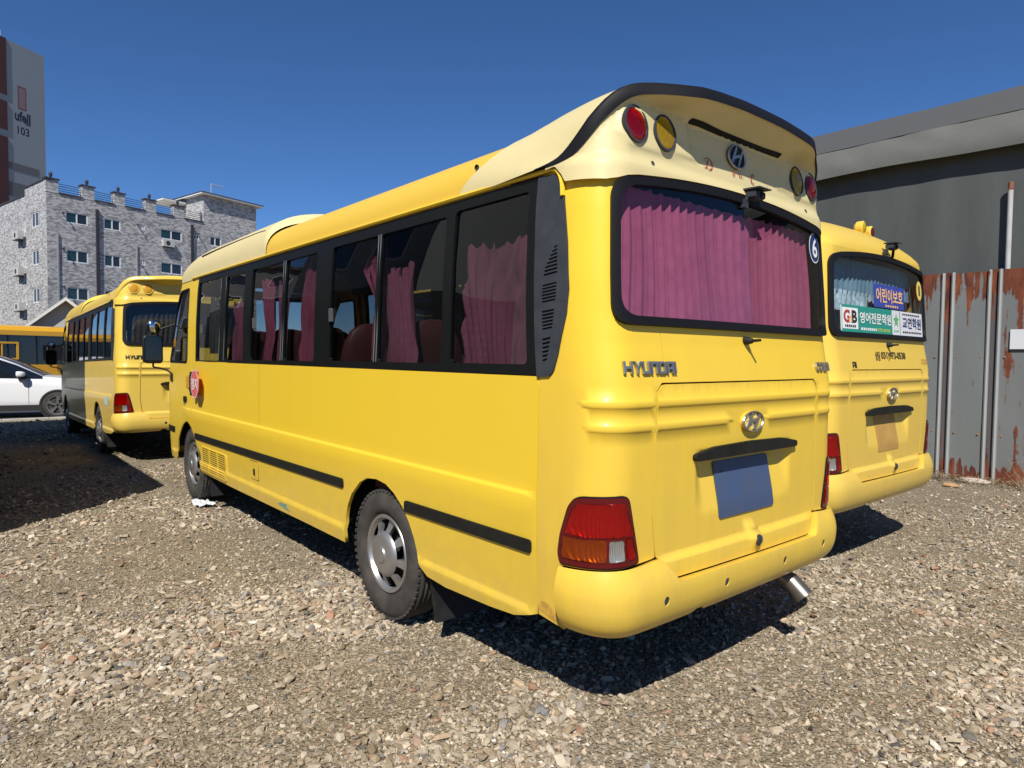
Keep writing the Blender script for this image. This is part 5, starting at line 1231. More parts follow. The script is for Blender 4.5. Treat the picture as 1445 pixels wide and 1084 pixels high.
# ------------------------------------------------------------------ white car
CARW = mat('white_car_paint', (.78, .79, .80), .22, coat=.6, spec=.5); CGL = mat('car_glass', (.008, .010, .014), .04, spec=.8); CPL = mat('dark_car_plastic', (.022, .022, .024), .55); ALLOY = mat('alloy_rim', (.42, .42, .43), .3, metal=.8)
caz = R(104); K0 = np.array([-.74, 20.30, -.245])
car = empty('white_car', tuple(K0), 0, 'white car with black lower trim parked across the lane beyond the far minibus', 'car')
cu = np.array([math.sin(caz), math.cos(caz), 0]); cv = np.array([math.sin(caz-R(90)), math.cos(caz-R(90)), 0])   # forward, left (away from camera)
def cp(x, y, z): return cu*x+cv*y+np.array([0, 0, z+.13*min(1, max(0, (z-.5)/.5))])      # x forward from the front axle, y from right side (0) to left
Wc = 1.84
def car_body():
    st = [(.92, .45, .62, .62), (.86, .30, .72, .74), (.60, .20, .80, .86), (.30, .18, .84, .93), (0, .18, .86, .97), (-.4, .20, .89, 1.00), (-.8, .20, .94, 1.01), (-1.4, .20, .96, 1.01), (-2.2, .20, .98, 1.03), (-3.0, .22, 1.0, 1.06), (-3.5, .30, 1.0, 1.06), (-3.62, .45, .95, .98)]
    hw = [.62, .78, .88, .91, .92, .92, .92, .92, .92, .91, .86, .74]
    V = []; F = []; n = 0
    for (x, zb, zs, zt), w_ in zip(st, hw):
        q = [(-w_*.90, zb), (-w_*.985, zb+.10), (-w_*1.0, zb+.28), (-w_*.985, zs-.10), (-w_*.97, zs-.02), (-w_*.90, zt), (-w_*.45, zt+.02)]
        q = q+[(0, zt+.025)]+[(-a, b) for a, b in q[::-1]]; n = len(q)
        V += [cp(x, Wc/2+a, b) for a, b in q]
    for k in range(len(st)-1):
        for i in range(n): j = (i+1) % n; F.append((k*n+i, k*n+j, k*n+n+j, k*n+n+i))
    F += [tuple(range(n))[::-1], tuple((len(st)-1)*n+i for i in range(n))]
    return new_mesh('body', V, F, CARW, smooth=True)
cb = car_body(); cb.set_sharp_from_angle(angle=R(35)); link('body', cb, car)
def cabin(name, pr_, m, grow_=0.0, roof=False):
    st = [(-.36, 1.0, 1.005), (-.95, 1.0, 1.33), (-1.45, 1.0, 1.54), (-2.1, 1.0, 1.60), (-2.8, 1.02, 1.56), (-3.3, 1.04, 1.38), (-3.52, 1.04, 1.08)]
    V = []; F = []
    for x, zb, zt in st:
        t = (zt-1.0)/.6; q = [(-.88, zb-.03), (-.86+.10*t, zb+(zt-zb)*.62), (-.80+.16*t, zt-.05*t), (-.66+.1*t, zt), (0, zt+.02)]; q = q+[(-a, b) for a, b in q[:-1][::-1]]; n = len(q)
        V += [cp(x, Wc/2+a*(1+grow_), b+grow_*.3) for a, b in q]
    return V, n, len(st)
V, n, ns = cabin('cabin', None, CGL); F = []; fm = []
for k in range(ns-1):
    for i in range(n-1):
        F.append((k*n+i, k*n+i+1, k*n+n+i+1, k*n+n+i)); fm.append(0)
link('glasshouse', new_mesh('glasshouse', V, F, CGL, smooth=True), car)
V2, n, ns = cabin('roof', None, CARW, .012); F = []
for k in range(2, ns-1):
    for i in (2, 3, 4, 5): F.append((k*n+i, k*n+i+1, k*n+n+i+1, k*n+n+i))
for k in range(0, 2):
    for i in (2, 5): F.append((k*n+i, k*n+i+1, k*n+n+i+1, k*n+n+i))
link('roof', new_mesh('roof', V2, F, CARW, smooth=True), car)
for (xa, xb) in ((-1.72, -1.80), (-2.62, -2.70)):
    g = MB(); g.add([cp(xa, .012, .98), cp(xb, .012, .98), cp(xb-.02, .17, 1.53), cp(xa-.02, .17, 1.53)], [(0, 1, 2, 3)]); g.build('pillar', CPL, car)
g = MB(); g.obox(cp(-3.1, -.012, .20), cu*2.75, cv*.05, np.array([0, 0, .16])); g.build('sill_trim', CPL, car)
for x in (0, -2.70):
    g = MB(); n = 30; c = cp(x, 0, .345)
    ring = lambda r, d: [c-cv*d+cu*r*math.cos(t)+np.array([0, 0, r*math.sin(t)]) for t in np.linspace(0, 6.2831853, n, endpoint=False)]
    V = ring(.43, -.10)+ring(.43, .012)+ring(.385, .014)+ring(.37, .0); g.add(V, [(q*n+i, q*n+(i+1) % n, q*n+n+(i+1) % n, q*n+n+i) for q in range(3) for i in range(n)]); g.add(ring(.37, .003), [tuple(range(n))]); g.build('wheel_arch', CPL, car)
    wq = MB(); V = ring(.345, -.15)+ring(.345, .03)+ring(.325, .045)+ring(.265, .048)+ring(.26, .03); wq.add(V, [(q*n+i, q*n+(i+1) % n, q*n+n+(i+1) % n, q*n+n+i) for q in range(4) for i in range(n)]); wq.add(ring(.26, .012), [tuple(range(n))]); w_ = wq.build('wheel', TYRE, car)
    rm = MB(); rm.add(ring(.262, .045)+ring(.235, .04), [(i, (i+1) % n, n+(i+1) % n, n+i) for i in range(n)])
    for k in range(5):
        th = 2*math.pi*k/5+.3
        d = cu*math.cos(th)+np.array([0, 0, math.sin(th)]); t = -cu*math.sin(th)+np.array([0, 0, math.cos(th)]); rm.obox(c-cv*.046+d*.03-t*.028, d*.215, t*.056, cv*.02); rm.obox(c-cv*.044+d*.14-t*.06, d*.10, t*.03, cv*.02)
    rm.build('rim', ALLOY, w_)
g = MB(); o = rrect(-.12, .12, -.075, .075, .05); c = cp(-.80, -.13, 1.06); V = [c+cu*u*k+np.array([0, 0, v*k])+cv*d*0-cv*0+cu*0+cu*d for d, k in ((-.06, .85), (-.03, 1), (.05, .95), (.10, .4)) for u, v in [(0, 0)]]
mm = MB(); V = []
for d, k in ((-.07, .9), (-.04, 1), (.03, 1), (.09, .75), (.12, .3)): V += [cp(-.82+d, -.12+u*k, 1.07+v*k) for u, v in o]
no = len(o); mm.add(V, [(q*no+i, q*no+(i+1) % no, q*no+no+(i+1) % no, q*no+no+i) for q in range(4) for i in range(no)]+[tuple(4*no+i for i in range(no)), tuple(range(no))[::-1]]); mo = mm.build('mirror', CARW, car, True)
g = MB(); g.obox(cp(-.90, -.06, .955), cu*.20, cv*.10, np.array([0, 0, .07])); g.build('mirror_base', CPL, mo)
g = MB(); g.tube([cp(-1.62, -.02, .84), cp(-1.56, -.035, .845), cp(-1.42, -.035, .85), cp(-1.36, -.02, .85)], .016, 6); g.build('door_handle', CHROME, car)
for x in (-.66, -1.76, -2.62):
    g = MB(); g.add([cp(x, -.0035, .40), cp(x+.008, -.0035, .40), cp(x+.008, .006, .93), cp(x, .006, .93)], [(0, 1, 2, 3)]); g.build('door_seam', CPL, car)
g = MB(); g.obox(cp(.55, .08, .66), cu*.30, cv*.3, np.array([0, 0, .12])); g.build('headlamp', CLR, car)

# ------------------------------------------------------------------ rusty sheet fence and grey tarpaulin shed on the right
def rust_mat(name, base_c, amount):
    m = bpy.data.materials.new(name); m.use_nodes = True; n = m.node_tree.nodes; l = m.node_tree.links; b = n['Principled BSDF']
    tc = n.new('ShaderNodeTexCoord'); sp = n.new('ShaderNodeSeparateXYZ'); l.new(tc.outputs['Object'], sp.inputs[0])
    oi = n.new('ShaderNodeObjectInfo')
    def mapped(sx, sy, sz):
        mp = n.new('ShaderNodeMapping'); mp.inputs['Scale'].default_value = (sx, sy, sz); l.new(tc.outputs['Object'], mp.inputs[0]); return mp.outputs[0]
    def noise(vec, s, d=5):
        q = n.new('ShaderNodeTexNoise'); q.inputs['Scale'].default_value = s; q.inputs['Detail'].default_value = d; l.new(vec, q.inputs['Vector']); return q.outputs['Fac']
    def math_(op, a, b_):
        q = n.new('ShaderNodeMath'); q.operation = op
        for i, v in enumerate((a, b_)):
            if isinstance(v, (int, float)): q.inputs[i].default_value = v
            else: l.new(v, q.inputs[i])
        return q.outputs[0]
    streak = noise(mapped(1, 14, 1.1), 1.0, 4); blotch = noise(mapped(1, 2.4, 2.0), 1.6, 6); fine = noise(tc.outputs['Object'], 22, 6)
    top = n.new('ShaderNodeMapRange'); top.inputs['From Min'].default_value = 1.75; top.inputs['From Max'].default_value = 2.74; l.new(sp.outputs['Z'], top.inputs[0])
    tp = math_('POWER', top.outputs[0], 1.6)
    bot = n.new('ShaderNodeMapRange'); bot.inputs['From Min'].default_value = .30; bot.inputs['From Max'].default_value = .0; l.new(sp.outputs['Z'], bot.inputs[0])
    s = math_('ADD', math_('MULTIPLY', streak, .75), math_('MULTIPLY', blotch, .45))
    s = math_('ADD', s, math_('MULTIPLY', tp, .34)); s = math_('ADD', s, math_('MULTIPLY', bot.outputs[0], .30)); s = math_('ADD', s, amount)
    s = math_('ADD', s, math_('MULTIPLY', math_('SUBTRACT', fine, .5), .10))
    th = n.new('ShaderNodeMapRange'); th.inputs['From Min'].default_value = .835; th.inputs['From Max'].default_value = .875; l.new(s, th.inputs[0])
    cr = n.new('ShaderNodeValToRGB'); cr.color_ramp.elements[0].color = (.065, .016, .011, 1); cr.color_ramp.elements[1].color = (.225, .062, .022, 1); cr.color_ramp.elements[0].position = .34; cr.color_ramp.elements[1].position = .66; l.new(noise(mapped(1, 5, 1.5), 2.4, 7), cr.inputs[0])
    gr = n.new('ShaderNodeValToRGB'); gr.color_ramp.elements[0].color = (*base_c, 1); gr.color_ramp.elements[1].color = (*[c*.78 for c in base_c], 1); l.new(noise(mapped(1, 2, .8), 2, 6), gr.inputs[0])
    mx = n.new('ShaderNodeMix'); mx.data_type = 'RGBA'; l.new(th.outputs[0], mx.inputs['Factor']); l.new(gr.outputs[0], mx.inputs[6]); l.new(cr.outputs[0], mx.inputs[7]); l.new(mx.outputs[2], b.inputs['Base Color'])
    rr = n.new('ShaderNodeMapRange'); rr.inputs['To Min'].default_value = .45; rr.inputs['To Max'].default_value = .9; l.new(th.outputs[0], rr.inputs[0]); l.new(rr.outputs[0], b.inputs['Roughness'])
    bp = n.new('ShaderNodeBump'); bp.inputs['Strength'].default_value = .25; bp.inputs['Distance'].default_value = .008; l.new(s, bp.inputs['Height']); l.new(bp.outputs[0], b.inputs['Normal'])
    return m
GALV = rust_mat('rusting_galvanised_sheet', (.20, .215, .21), .075); GALV2 = rust_mat('heavily_rusted_sheet', (.20, .21, .205), .165); RUSTC = rust_mat('rusted_channel', (.12, .11, .11), .19); RIDGE = rust_mat('galvanised_rib', (.36, .37, .36), -.14)
fence = empty('sheet_metal_fence', (7.22, .8, 0), 0, 'rusting grey sheet metal fence running along the right of the yard', 'fence')
FX = 0.0; pitch = .5185
k = 0
y = .816-.8-pitch*5
while y < 12.4:
    a, b = y+.075, y+pitch-.075+.036
    pm_ = MB(); nz_ = 9; q = random.Random(int(y*100)); V = []; zs_ = np.linspace(.005, 2.725+q.uniform(-.012, .012), nz_); ys_ = np.linspace(a, b, 6)
    for z in zs_: V += [(FX+.010*math.sin(3*z+y*5)*math.sin((yy-a)/(b-a)*math.pi)+q.uniform(-.0015, .0015), yy, z) for yy in ys_]
    F = [(j*6+i, j*6+6+i, j*6+7+i, j*6+i+1) for j in range(nz_-1) for i in range(5)]; pm_.add(V, F)
    heavy = abs(y-(.816-.8-pitch)) < .1 or q.random() < .25
    po = pm_.build('panel', GALV2 if heavy else GALV, fence, True)
    for yy, sg in ((a, -1), (b, 1)):
        rb = MB(); prof = [(FX-.0+.0, yy-.022), (FX-.022, yy-.017), (FX-.034, yy), (FX-.022, yy+.017), (FX, yy+.022)]; V = [(u, v, z) for z in (0, 2.73) for u, v in prof]; F = [(i, i+1, 6+i, 5+i)[::-1] for i in range(4)]; rb.add(V, F); rb.add([(FX, yy-.022, 2.73), (FX-.022, yy-.017, 2.73), (FX-.034, yy, 2.73), (FX-.022, yy+.017, 2.73), (FX, yy+.022, 2.73)], [(0, 1, 2, 3, 4)]); rb.build('rib', RIDGE, po, True)
    for z in (.62, 1.62):
        for yy in (a+.07, b-.07):
            if 'screw' not in MESH:
                s_ = MB(); s_.lathe([(-.006, .004), (-.006, .010), (.0, .013)], axis='x', n=8, close=True); MESH['screw'] = s_.mesh('rivet', RUSTSPOT)
            sc_ = link('rivet', MESH['screw'], po); sc_.location = (FX-.004, yy, z)
    ch = MB(); ch.box(FX+.012, FX+.03, b+.018, b+.097, 0, 2.735); ch.build('channel', RUSTC, fence)
    y += pitch; k += 1
for z in (.5, 1.4, 2.3):
    g = MB(); g.box(.035, .085, -2.6, 12.5, z, z+.05); g.build('rail', RUSTC, fence)
sp_ = MB(); sp_.box(-.010, -.006, .5-.8-.12, .652-.8, 1.72, 1.965); pl_ = sp_.build('notice_plate', PAPER); pl_.location = (7.205, .8, 0); tag(pl_, 'small blank white plate fixed to the rusty fence at far right', 'plate')
POLE = mat('worn_white_pole', (.50, .50, .49), .45, var=.5, vscale=6, col2=(.33, .31, .29))
po = empty('steel_pole', (7.312, .735, 0), 0, 'pale steel pole with rusty top standing behind the sheet fence', 'pole')
g = MB(); g.lathe([(0, .030), (3.72, .030)], axis='z', n=16); g.build('shaft', POLE, po, True)
g = MB(); g.lathe([(3.72, .0302), (3.76, .031), (3.82, .032), (3.825, .026)], axis='z', n=16, close=True); g.build('rusty_top', mat('rusty_tip', (.16, .05, .035), .9, var=.6, vscale=30, col2=(.35, .2, .1)), po, True)

TARP = mat('grey_tarpaulin', (.090, .100, .095), .55, var=.9, vscale=1.7, vst=.18, col2=(.060, .066, .063), bump=.15, bscale=14)
TARP2 = mat('dusty_grey_tarpaulin', (.132, .135, .124), .60, var=.5, vscale=2.0, col2=(.10, .10, .092), bump=.15, bscale=18); TARP3 = mat('dark_grey_tarpaulin', (.078, .078, .073), .65, var=.3, vscale=2, col2=(.062, .062, .057), bump=.1, bscale=16)
shed = empty('tarpaulin_shed', (7.4, 4, 0), 0, 'large grey tarpaulin covered shed rising behind the rusty fence', 'shed')
def sheet(name, fn, ny_, nz_, m, parent, y0=-8, y1=10.5):
    V = []; F = []
    for j in range(nz_):
        for i in range(ny_): V.append(fn(y0+(y1-y0)*i/(ny_-1), j/(nz_-1)))
    for j in range(nz_-1):
        for i in range(ny_-1): b = j*ny_+i; F.append((b, b+ny_, b+ny_+1, b+1))
    return link(name, new_mesh(name, V, F, m, smooth=True), parent)
N1 = lambda a, b, s: float(vnoise(np.array([a]), np.array([b]), s)[0])-.5
sheet('wall_sheet', lambda y, v: (.05*N1(y*1.1, v*1.2, 31)+.018*N1(y*3.2, v*2.5, 32)+.01*math.sin(y*7+3*v)*(1-v)+.02, y, 4.42*v), 190, 24, TARP, shed)
def hem(y, v):
    zt, zb = 4.71, 4.27-.03*math.sin(y*1.3+.4)-.03*(N1(y*1.2, 7, 33))
    wr = .05*max(0, N1(y*.9, v*.6, 35)+.05)+.03*N1(y*3.1+v*.8, v*1.6, 36)
    return (-.085-.09*math.sin(v*1.57)+wr, y, zt+(zb-zt)*v)
ho = sheet('eaves_sheet', lambda y, v: hem(y, 1-v), 260, 16, TARP2, shed)
sheet('roof_sheet', lambda y, v: (-.085+1.25*v+.012*N1(y*4, v*3, 41), y, 4.712+.70*v+.02*N1(y*1.5, v, 42)), 190, 6, TARP3, shed)
sheet('roof_sheet', lambda y, v: (1.165+6*v, y, 5.41-.3*v), 6, 3, TARP3, shed)
g = MB(); g.box(.35, 8, -8, 10.5, 0, 4.4); g.build('inner_frame', UNDER, shed)

# ------------------------------------------------------------------ debris and weeds at the fence foot
ROCKM = mat('pale_rock', (.52, .44, .35), .9, var=.5, vscale=20, col2=(.36, .29, .22), bump=.4, bscale=50)
def rock(name, loc, s, seed, label, m=ROCKM):
    g = np.random.default_rng(seed); v = g.normal(0, 1, (90, 3)); v /= np.linalg.norm(v, axis=1, keepdims=True); v = v*g.uniform(.85, 1.1, (90, 1))*np.array(s)
    import bmesh
    bm = bmesh.new(); [bm.verts.new(tuple(p)) for p in v]; r_ = bmesh.ops.convex_hull(bm, input=bm.verts); bmesh.ops.delete(bm, geom=[e for e in r_['geom_interior'] if isinstance(e, bmesh.types.BMVert)], context='VERTS')
    me = bpy.data.meshes.new(name); bm.to_mesh(me); bm.free(); me.materials.append(m); o = link(name, me); o.location = loc; return tag(o, label, 'rock')
rock('rock', (7.02, .92, .03), (.06, .19, .05), 3, 'long pale slab of broken stone lying at the fence foot')
rock('rock', (6.55, 1.05, .02), (.05, .09, .03), 4, 'small orange brown stone on the gravel near the fence', mat('orange_stone', (.45, .27, .13), .9, var=.4, vscale=20))
rock('rock', (6.9, 1.62, .04), (.07, .09, .07), 5, 'rounded tan stone against the fence by the right minibus bumper')
WEED = mat('dry_weed', (.30, .235, .14), .9, var=.6, vscale=8, col2=(.16, .12, .07))
def weeds():
    g = np.random.default_rng(51); V = []; F = []
    for i in range(2600):
        y = g.uniform(-2.5, 4.0); x = 7.2-abs(g.normal(0, .22))-.01; L_ = g.uniform(.05, .22); a = g.uniform(0, 6.28); t = g.uniform(-.1, .5); h0 = g.uniform(0, .05)
        d = np.array([math.cos(a)*math.cos(t), math.sin(a)*math.cos(t), math.sin(t)])*L_; p = np.array([x, y, h0]); s_ = np.array([-math.sin(a), math.cos(a), 0])*g.uniform(.0015, .004); k = len(V); b2 = p+d*.55+np.array([0, 0, .015])
        q = p+d; q[0] = min(q[0], 7.18); b2[0] = min(b2[0], 7.18); V += [p-s_, p+s_, b2+s_*.8+[0, 0, .003], b2-s_*.8, q]; F += [(k, k+1, k+2, k+3), (k+3, k+2, k+4)]
    return new_mesh('dry_weeds', V, F, WEED)
tag(link('dry_weeds', weeds()), kind='stuff')
st_ = MB(); r_ = random.Random(9)
for i in range(7):
    b0 = np.array([6.92+r_.uniform(-.03, .03), .40+r_.uniform(-.05, .05), 0]); tp = b0+np.array([r_.uniform(-.10, .10), r_.uniform(-.06, .22), r_.uniform(.22, .62)]); md = (b0+tp)/2+np.array([r_.uniform(-.04, .04), r_.uniform(-.04, .04), .03]); st_.tube(bez([b0, md, tp], 4), [.005]*4+[.003]*4+[.0015], 5)
    for q in range(3): st_.tube([md+(tp-md)*q*.3, md+(tp-md)*q*.3+np.array([r_.uniform(-.07, .07), r_.uniform(-.07, .07), .04])], .0018, 4)
tag(st_.build('dead_weed', WEED), 'tall dry weed stalks growing from gravel beside the fence', 'plant')
def scrap(name, loc, w_, h_, seed, label, m=PAPER, lift=.03):
    g = np.random.default_rng(seed); V = []; F = []; n = 7
    for j in range(n):
        for i in range(n): V.append(((i/(n-1)-.5)*w_+g.normal(0, .004), (j/(n-1)-.5)*h_+g.normal(0, .004), lift*abs(math.sin(i*.9+j*.6+seed))+g.uniform(0, .006)))
    for j in range(n-1):
        for i in range(n-1):
            if (i, j) in ((0, 0), (n-2, n-2)): continue
            b = j*n+i; F.append((b, b+1, b+n+1, b+n))
    o = link(name, new_mesh(name, V, F, m)); o.location = loc; return tag(o, label, 'litter')
scrap('paper_scrap', (-.98, 5.52, .012), .17, .34, 2, 'crumpled white paper on the gravel behind the front wheel')

# ------------------------------------------------------------------ the minibuses
main = make_bus('main', (0, 0, 0), 0, 'yellow minibus in the centre with cream roof fairing, pink curtains and round number 6 sticker', 'yellow school minibuses in the yard')
right = make_bus('plain', (2.713, .373, .035), R(-.15), 'yellow minibus on the right with smooth roof and Korean school signs in its rear window', 'yellow school minibuses in the yard')
left = make_bus('amber', (-.155, 8.985, -.02), R(-.24), 'yellow minibus ahead on the left with orange lamps and dark curtained rear window', 'yellow school minibuses in the yard')
left.rotation_euler = (R(-1.2), 0, R(-.24))
ct = empty('shadow_box', (0, 0, 0), 0, 'dark grey box added as shadow container out of view at left whose shadow falls on the gravel', 'caster')  # unseen box added to cast the gravel shadow and keep pane reflections dark
CTM = mat('shadow_box_paint', (.035, .040, .045), .6, var=.5, vscale=2, col2=(.06, .05, .04))
g = MB(); g.box(-4.95, -2.81, 5.32, 12.3, .12, 2.62); g.build('shell', CTM, ct)
g = MB()
for yy in np.arange(5.45, 12.2, .28): g.box(-2.81, -2.775, yy, yy+.15, .25, 2.50)
g.build('wall_ribs', CTM, ct)
g = MB()
for yy in (5.5, 11.9):
    for xx in (-4.8, -3.1): g.box(xx, xx+.25, yy, yy+.25, -.06, .12)
g.build('footing', CONC, ct)

# --- marks and fittings of the central bus
def disc(name, surf, at, r, m, off, parent, rx=None):
    return link(name, patch_mesh(name, surf, ell(at[0], at[1], rx or r, r, 28), [], m, ds=.06, dz=.06, off=off, rim=0), parent)
d6 = disc('number_sticker', base, (.803, 2.179), .083, WHITE, .0085, main, .068); disc('sticker_field', base, (.803, 2.179), .076, NAVY, .0095, d6, .061)
put2d('sticker_numeral', base, text_geo('6', .062, .105, bold=.02), (.803, 2.179), .0108, WHITE, d6)
def rcam(parent, x, z, sc=1.0):
    p = base(x, z); y = float(p[1]); g = MB()
    g.box(x-.045, x+.045, y-.075, y-.012, z-.022, z+.026, bev=.012); g.add([(x-.055, y-.10, z+.030), (x+.055, y-.10, z+.030), (x+.050, y-.0, z+.034), (x-.050, y-.0, z+.034), (x-.055, y-.10, z+.024), (x+.055, y-.10, z+.024), (x+.05, y, z+.026), (x-.05, y, z+.026)], [(0, 1, 2, 3), (7, 6, 5, 4), (0, 4, 5, 1), (1, 5, 6, 2), (3, 7, 4, 0)])
    g.tube([(x-.02, y-.02, z+.0), (x-.05, y-.03, z-.02), (x-.055, y-.015, z-.05)], .008, 6); g.box(x-.07, x-.03, y-.03, y-.005, z-.06, z-.02)
    o = g.build('reversing_camera', SLATE, parent); l_ = MB(); l_.lathe([(y-.082, .012), (y-.075, .016)], o=(x+.01, 0, z), axis='y', n=12, close=True); l_.build('camera_lens', DARK, o); return o
rcam(main, .07, 2.345)
# folding stop sign
stop = empty('stop_sign_arm', (0, 0, 0)); stop.parent = main
ss = plane_surf((-1.062, 5.43, 1.252), (0, -.985, 0))
g = MB(); g.box(-1.05, -.985, 5.60, 5.70, 1.16, 1.34, bev=.01); g.box(-1.062, -.99, 5.56, 5.62, 1.13, 1.37); g.build('hinge_box', BLACK, stop)
g = MB(); g.box(-1.055, -.99, 5.69, 5.79, 1.19, 1.33, bev=.012); g.build('sign_motor', OLENS, stop)
og = [(.142*math.cos(R(22.5+45*i)), .152*math.sin(R(22.5+45*i))) for i in range(8)]
so_ = link('sign_face', patch_mesh('sign_face', ss, og, [], SIGNR, ds=999, dz=1, off=.004, rim=.008), stop)
link('sign_border', patch_mesh('sign_border', ss, [(a*.98, b*.98) for a, b in og], [[(a*.92, b*.92) for a, b in og]], WHITE, ds=999, dz=1, off=.0055, rim=0), so_)
put2d('sign_lettering', ss, text_geo('정', .105, .115, bold=.02), (-.060, 0), .006, WHITE, so_); put2d('sign_lettering', ss, text_geo('지', .105, .115, bold=.02), (.060, 0), .006, WHITE, so_)
# side fittings: louvred vent, fuel flap, door handle, seam
hl = [rrect(L(a), L(b), z, z+.0125, .003, 2) for z in np.arange(.392, .60, .0205) for a, b in ((5.46, 5.22), (5.19, 4.95), (4.92, 4.70))]
vb = link('engine_vent', patch_mesh('engine_vent', body, rrect(L(5.50), L(4.665), .372, .620, .02), hl, YEL, ds=.2, dz=.2, off=.009, rim=.012), main)
link('vent_backing', patch_mesh('vent_backing', body, rrect(L(5.48), L(4.69), .38, .61, .01), [], DARK, ds=.2, dz=.2, off=.0015, rim=0), vb)
fl_ = link('fuel_flap', patch_mesh('fuel_flap', body, rrect(L(4.02), L(3.83), .508, .658, .02), [], YEL, ds=.06, dz=.06, off=.004, rim=.004), main)
link('flap_lock', patch_mesh('flap_lock', body, rrect(L(3.925), L(3.90), .545, .60, .008), [], BLACK, ds=.1, dz=.1, off=.012, rim=.010), fl_)
link('flap_shadow_gap', patch_mesh('flap_shadow_gap', body, rrect(L(4.026), L(3.824), .502, .664, .022), [rrect(L(4.02), L(3.83), .508, .658, .02)], DARK, ds=999, dz=1, off=.001, rim=0), fl_)
drv = [c for c in main.children if c.name.startswith('driver_door')][0]
link('door_handle', patch_mesh('door_handle', body, rrect(L(6.115), L(6.005), 1.035, 1.095, .022), [], BLACK, ds=.05, dz=.05, off=.014, rim=.014), drv)
link('door_lock', patch_mesh('door_lock', body, ell(L(6.10), 1.02, .016, .016, 10), [], CHROME, ds=.05, dz=.05, off=.010, rim=.010), drv)
link('panel_joint', patch_mesh('panel_joint', body, [(L(3.7885), .985), (L(3.7855), .985), (L(3.7855), 1.47), (L(3.7885), 1.47)], [], STRIPB, ds=999, dz=1, off=.0006, rim=0), main)
link('rust_patch', patch_mesh('rust_patch', body, bez([(L(.40), .47), (L(.33), .452), (L(.275), .448), (L(.30), .49), (L(.37), .515), (L(.40), .47)], 3)[:-1].tolist(), [], RUSTY, ds=.03, dz=.03, off=.0008, rim=0), main)
link('paint_scuff', patch_mesh('paint_scuff', body, [(L(3.40), .40), (L(3.16), .372), (L(3.22), .41), (L(3.20), .43), (L(3.27), .42), (L(3.31), .45), (L(3.33), .42)], [], mat('teal_scuff', (.16, .30, .26), .7), ds=.1, dz=.1, off=.0008, rim=0), main)

# --- right bus: signs and marks in the rear window, lamps on the roof
GL = lambda name, x0, x1, z0, z1, m, off, parent=right: link(name, patch_mesh(name, base, rrect(x0, x1, z0, z1, .006, 2), [], m, ds=.15, dz=.15, off=off, rim=.003), parent)
gs = GL('green_sign', -.79, .105, 1.728, 1.925, GREEN, .010)
GL('sign_edge', -.79, -.775, 1.735, 1.92, PAPER, .0115, gs)
lg = GL('logo_field', -.765, -.52, 1.752, 1.905, WHITE, .0115, gs)
put2d('logo_letter', base, text_geo('G', .10, .095, bold=.04), (-.70, 1.842), .013, REDP, lg); put2d('logo_letter', base, text_geo('B', .085, .092, bold=.04), (-.58, 1.842), .013, INK, lg); put2d('logo_letter', base, text_geo('n', .045, .05, bold=.03), (-.645, 1.822), .0142, ORNG, lg)
put2d('logo_lettering', base, dashes(6, .17, .018, 1), (-.645, 1.772), .013, INK, lg)
put2d('sign_lettering', base, text_geo('영어전문학원', .575, .085, bold=.02), (-.205, 1.842), .0125, WHITE, gs)
put2d('sign_lettering', base, dashes(8, .27, .020, 2), (-.34, 1.757), .0125, WHITE, gs); put2d('sign_lettering', base, text_geo('973-0538', .24, .026, bold=.02), (-.07, 1.757), .0125, LIME, gs)
bs = GL('blue_sign', -.235, .375, 1.935, 2.115, BLUE, .0125)
put2d('sign_lettering', base, text_geo('어린이보호', .54, .115, bold=.025), (.07, 2.03), .0150, ORNG, bs)
put2d('sign_lettering', base, dashes(6, .26, .016, 3), (.10, 1.952), .0150, ORNG, bs)
wsn = GL('white_sign', .112, .80, 1.728, 1.925, PAPER, .010)
star = [(.19+.062*(1 if i % 2 == 0 else .42)*math.sin(math.pi*i/5)*1.0, 1.845+.060*(1 if i % 2 == 0 else .42)*math.cos(math.pi*i/5)) for i in range(10)]
link('sign_star', patch_mesh('sign_star', base, star, [], SGRN, ds=999, dz=1, off=.012, rim=0), wsn)
put2d('sign_lettering', base, dashes(4, .10, .014, 4), (.19, 1.760), .012, SGRN, wsn)
put2d('sign_lettering', base, text_geo('교연학원', .44, .095, bold=.02), (.545, 1.835), .012, NAVY, wsn); put2d('sign_lettering', base, dashes(10, .40, .012, 5), (.53, 1.903), .012, INK, wsn); put2d('sign_lettering', base, dashes(11, .44, .016, 6), (.545, 1.757), .012, INK, wsn)
GL('sign_edge', .268, .272, 1.735, 1.92, INK, .0118, wsn)
yd = disc('number_sticker', base, (.775, 2.125), .082, YDISC, .0085, right, .07); put2d('sticker_numeral', base, text_geo('1', .035, .085, bold=.03), (.775, 2.125), .010, INK, yd)
rp_ = [c for c in right.children if c.name.startswith('rear_panel')][0]
put2d('phone_lettering', body, text_geo('상담', .09, .07, bold=.02), (-.215, 1.558), .003, INK, rp_); put2d('phone_lettering', body, text_geo('031)973-0538', .49, .072, bold=.025), (.095, 1.556), .003, INK, rp_)
rcam(right, .07, 2.42)
g = MB(); p = base(.10, 2.34); g.tube([(.07, .05, 2.43), (.10, .05, 2.40), (.115, .06, 2.35), (.115, .075, 2.32)], .011, 6); g.build('camera_cable', STRIPB, right)
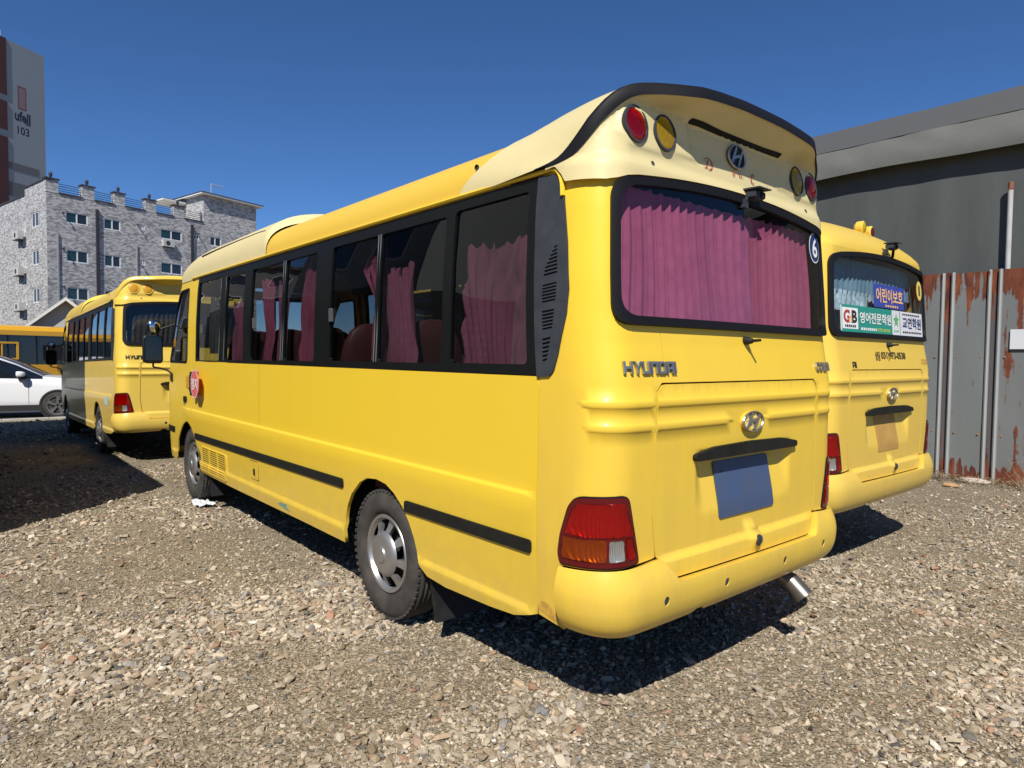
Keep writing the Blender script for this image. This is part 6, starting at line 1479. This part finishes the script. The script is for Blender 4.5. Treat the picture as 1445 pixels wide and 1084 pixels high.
for x, m_ in ((-.78, DRED), (-.64, YLENS), (.43, YLENS), (.60, DRED)):
    z0 = 2.335+.365*.80*(1-(abs(x)/.95)**2.7)**(1/2.7)
    q = MB(); q.lathe([(.41, .042), (.42, .055), (.465, .055), (.485, .038), (.49, .01)], o=(x, 0, z0+.062), axis='y', n=22); q.tube([(x, .45, z0-.03), (x, .45, z0+.02)], .02, 8); lo_ = q.build('flashing_lamp', YEL2, right, True)
    q = MB(); q.lathe([(.414, .046), (.406, .033), (.402, .012), (.401, .001)], o=(x, 0, z0+.062), axis='y', n=20); q.build('flasher_lens', m_, lo_, True)
# --- left bus
link('parking_sticker', patch_mesh('parking_sticker', body, rrect(L(1.02), L(.70), .80, .93, .01), [], mat('pale_sticker', (.45, .60, .68), .5, var=.6, vscale=10, col2=(.68, .70, .66)), ds=.1, dz=.1, off=.003, rim=0), left)

# ------------------------------------------------------------------ beyond the left edge: block added to shade the lane, houses shown in panes
g = MB(); g.obox((-14, 8.5, -.3), (8.75, 0, 0), (0, 5.9, 0), (0, 0, 8.3)); bo = empty('shade_block', (0, 0, 0), 0, 'plain rendered block out of view to the left, added to shade the lane', 'building'); g.build('wall', HW, bo)
for z in (1.2, 4.2, 7.0):
    for y in (9.3, 11.6):
        q = MB(); q.box(-5.26, -5.22, y, y+1.3, z, z+1.3); f_ = q.build('window', WPVC, bo); q = MB(); q.box(-5.225, -5.205, y+.07, y+1.23, z+.07, z+1.23); q.build('pane', WGL2, f_)
HW2 = mat('brown_house_render', (.16, .15, .13), .85, var=.3, vscale=1, col2=(.11, .10, .09))
for i, (y0, ln, h, m_) in enumerate(((-14, 15, 11.5, HW2), (3, 13, 13.5, BRICK), (19, 20, 12.0, HW2), (42, 16, 14, APW))):
    bo = empty('street_house', (-26, y0, -.3), 0, ('low rendered house nearest the camera on the street off to the left', 'brick house second along the street off to the left', 'long rendered house third along the street off to the left', 'tall pale house farthest along the street off to the left')[i], 'house')
    g = MB(); g.box(-9, 0, 0, ln, 0, h); g.build('wall', m_, bo); g = MB(); g.box(-9.4, .4, -.4, ln+.4, h, h+.4); g.build('roof', HR, bo)
    for z in np.arange(1.1, h-1.6, 2.9):
        for y in np.arange(1.2, ln-2, 3.1):
            q = MB(); q.box(0, .05, y, y+1.7, z, z+1.3); f_ = q.build('window', WPVC, bo); q = MB(); q.box(.045, .06, y+.07, y+1.63, z+.07, z+1.23); q.build('pane', WGL2, f_)

bo = empty('street_house', (-30, 50, -.3), 0, 'broad grey house across the lane off to the left beyond the coach', 'house')
g = MB(); g.box(0, 20.5, 0, 12, 0, 12.5); g.build('wall', mat('grey_house_render', (.20, .20, .195), .9, var=.4, vscale=.4, col2=(.14, .14, .135)), bo); g = MB(); g.box(-.4, 20.9, -.4, 12.4, 12.5, 12.9); g.build('roof', HR, bo)
for z in (1.2, 4.2, 7.2, 10.0):
    for x in np.arange(1.5, 19, 3.4):
        q = MB(); q.box(x, x+1.8, -.05, 0, z, z+1.4); f_ = q.build('window', WPVC, bo); q = MB(); q.box(x+.07, x+1.73, -.06, -.045, z+.07, z+1.33); q.build('pane', WGL2, f_)
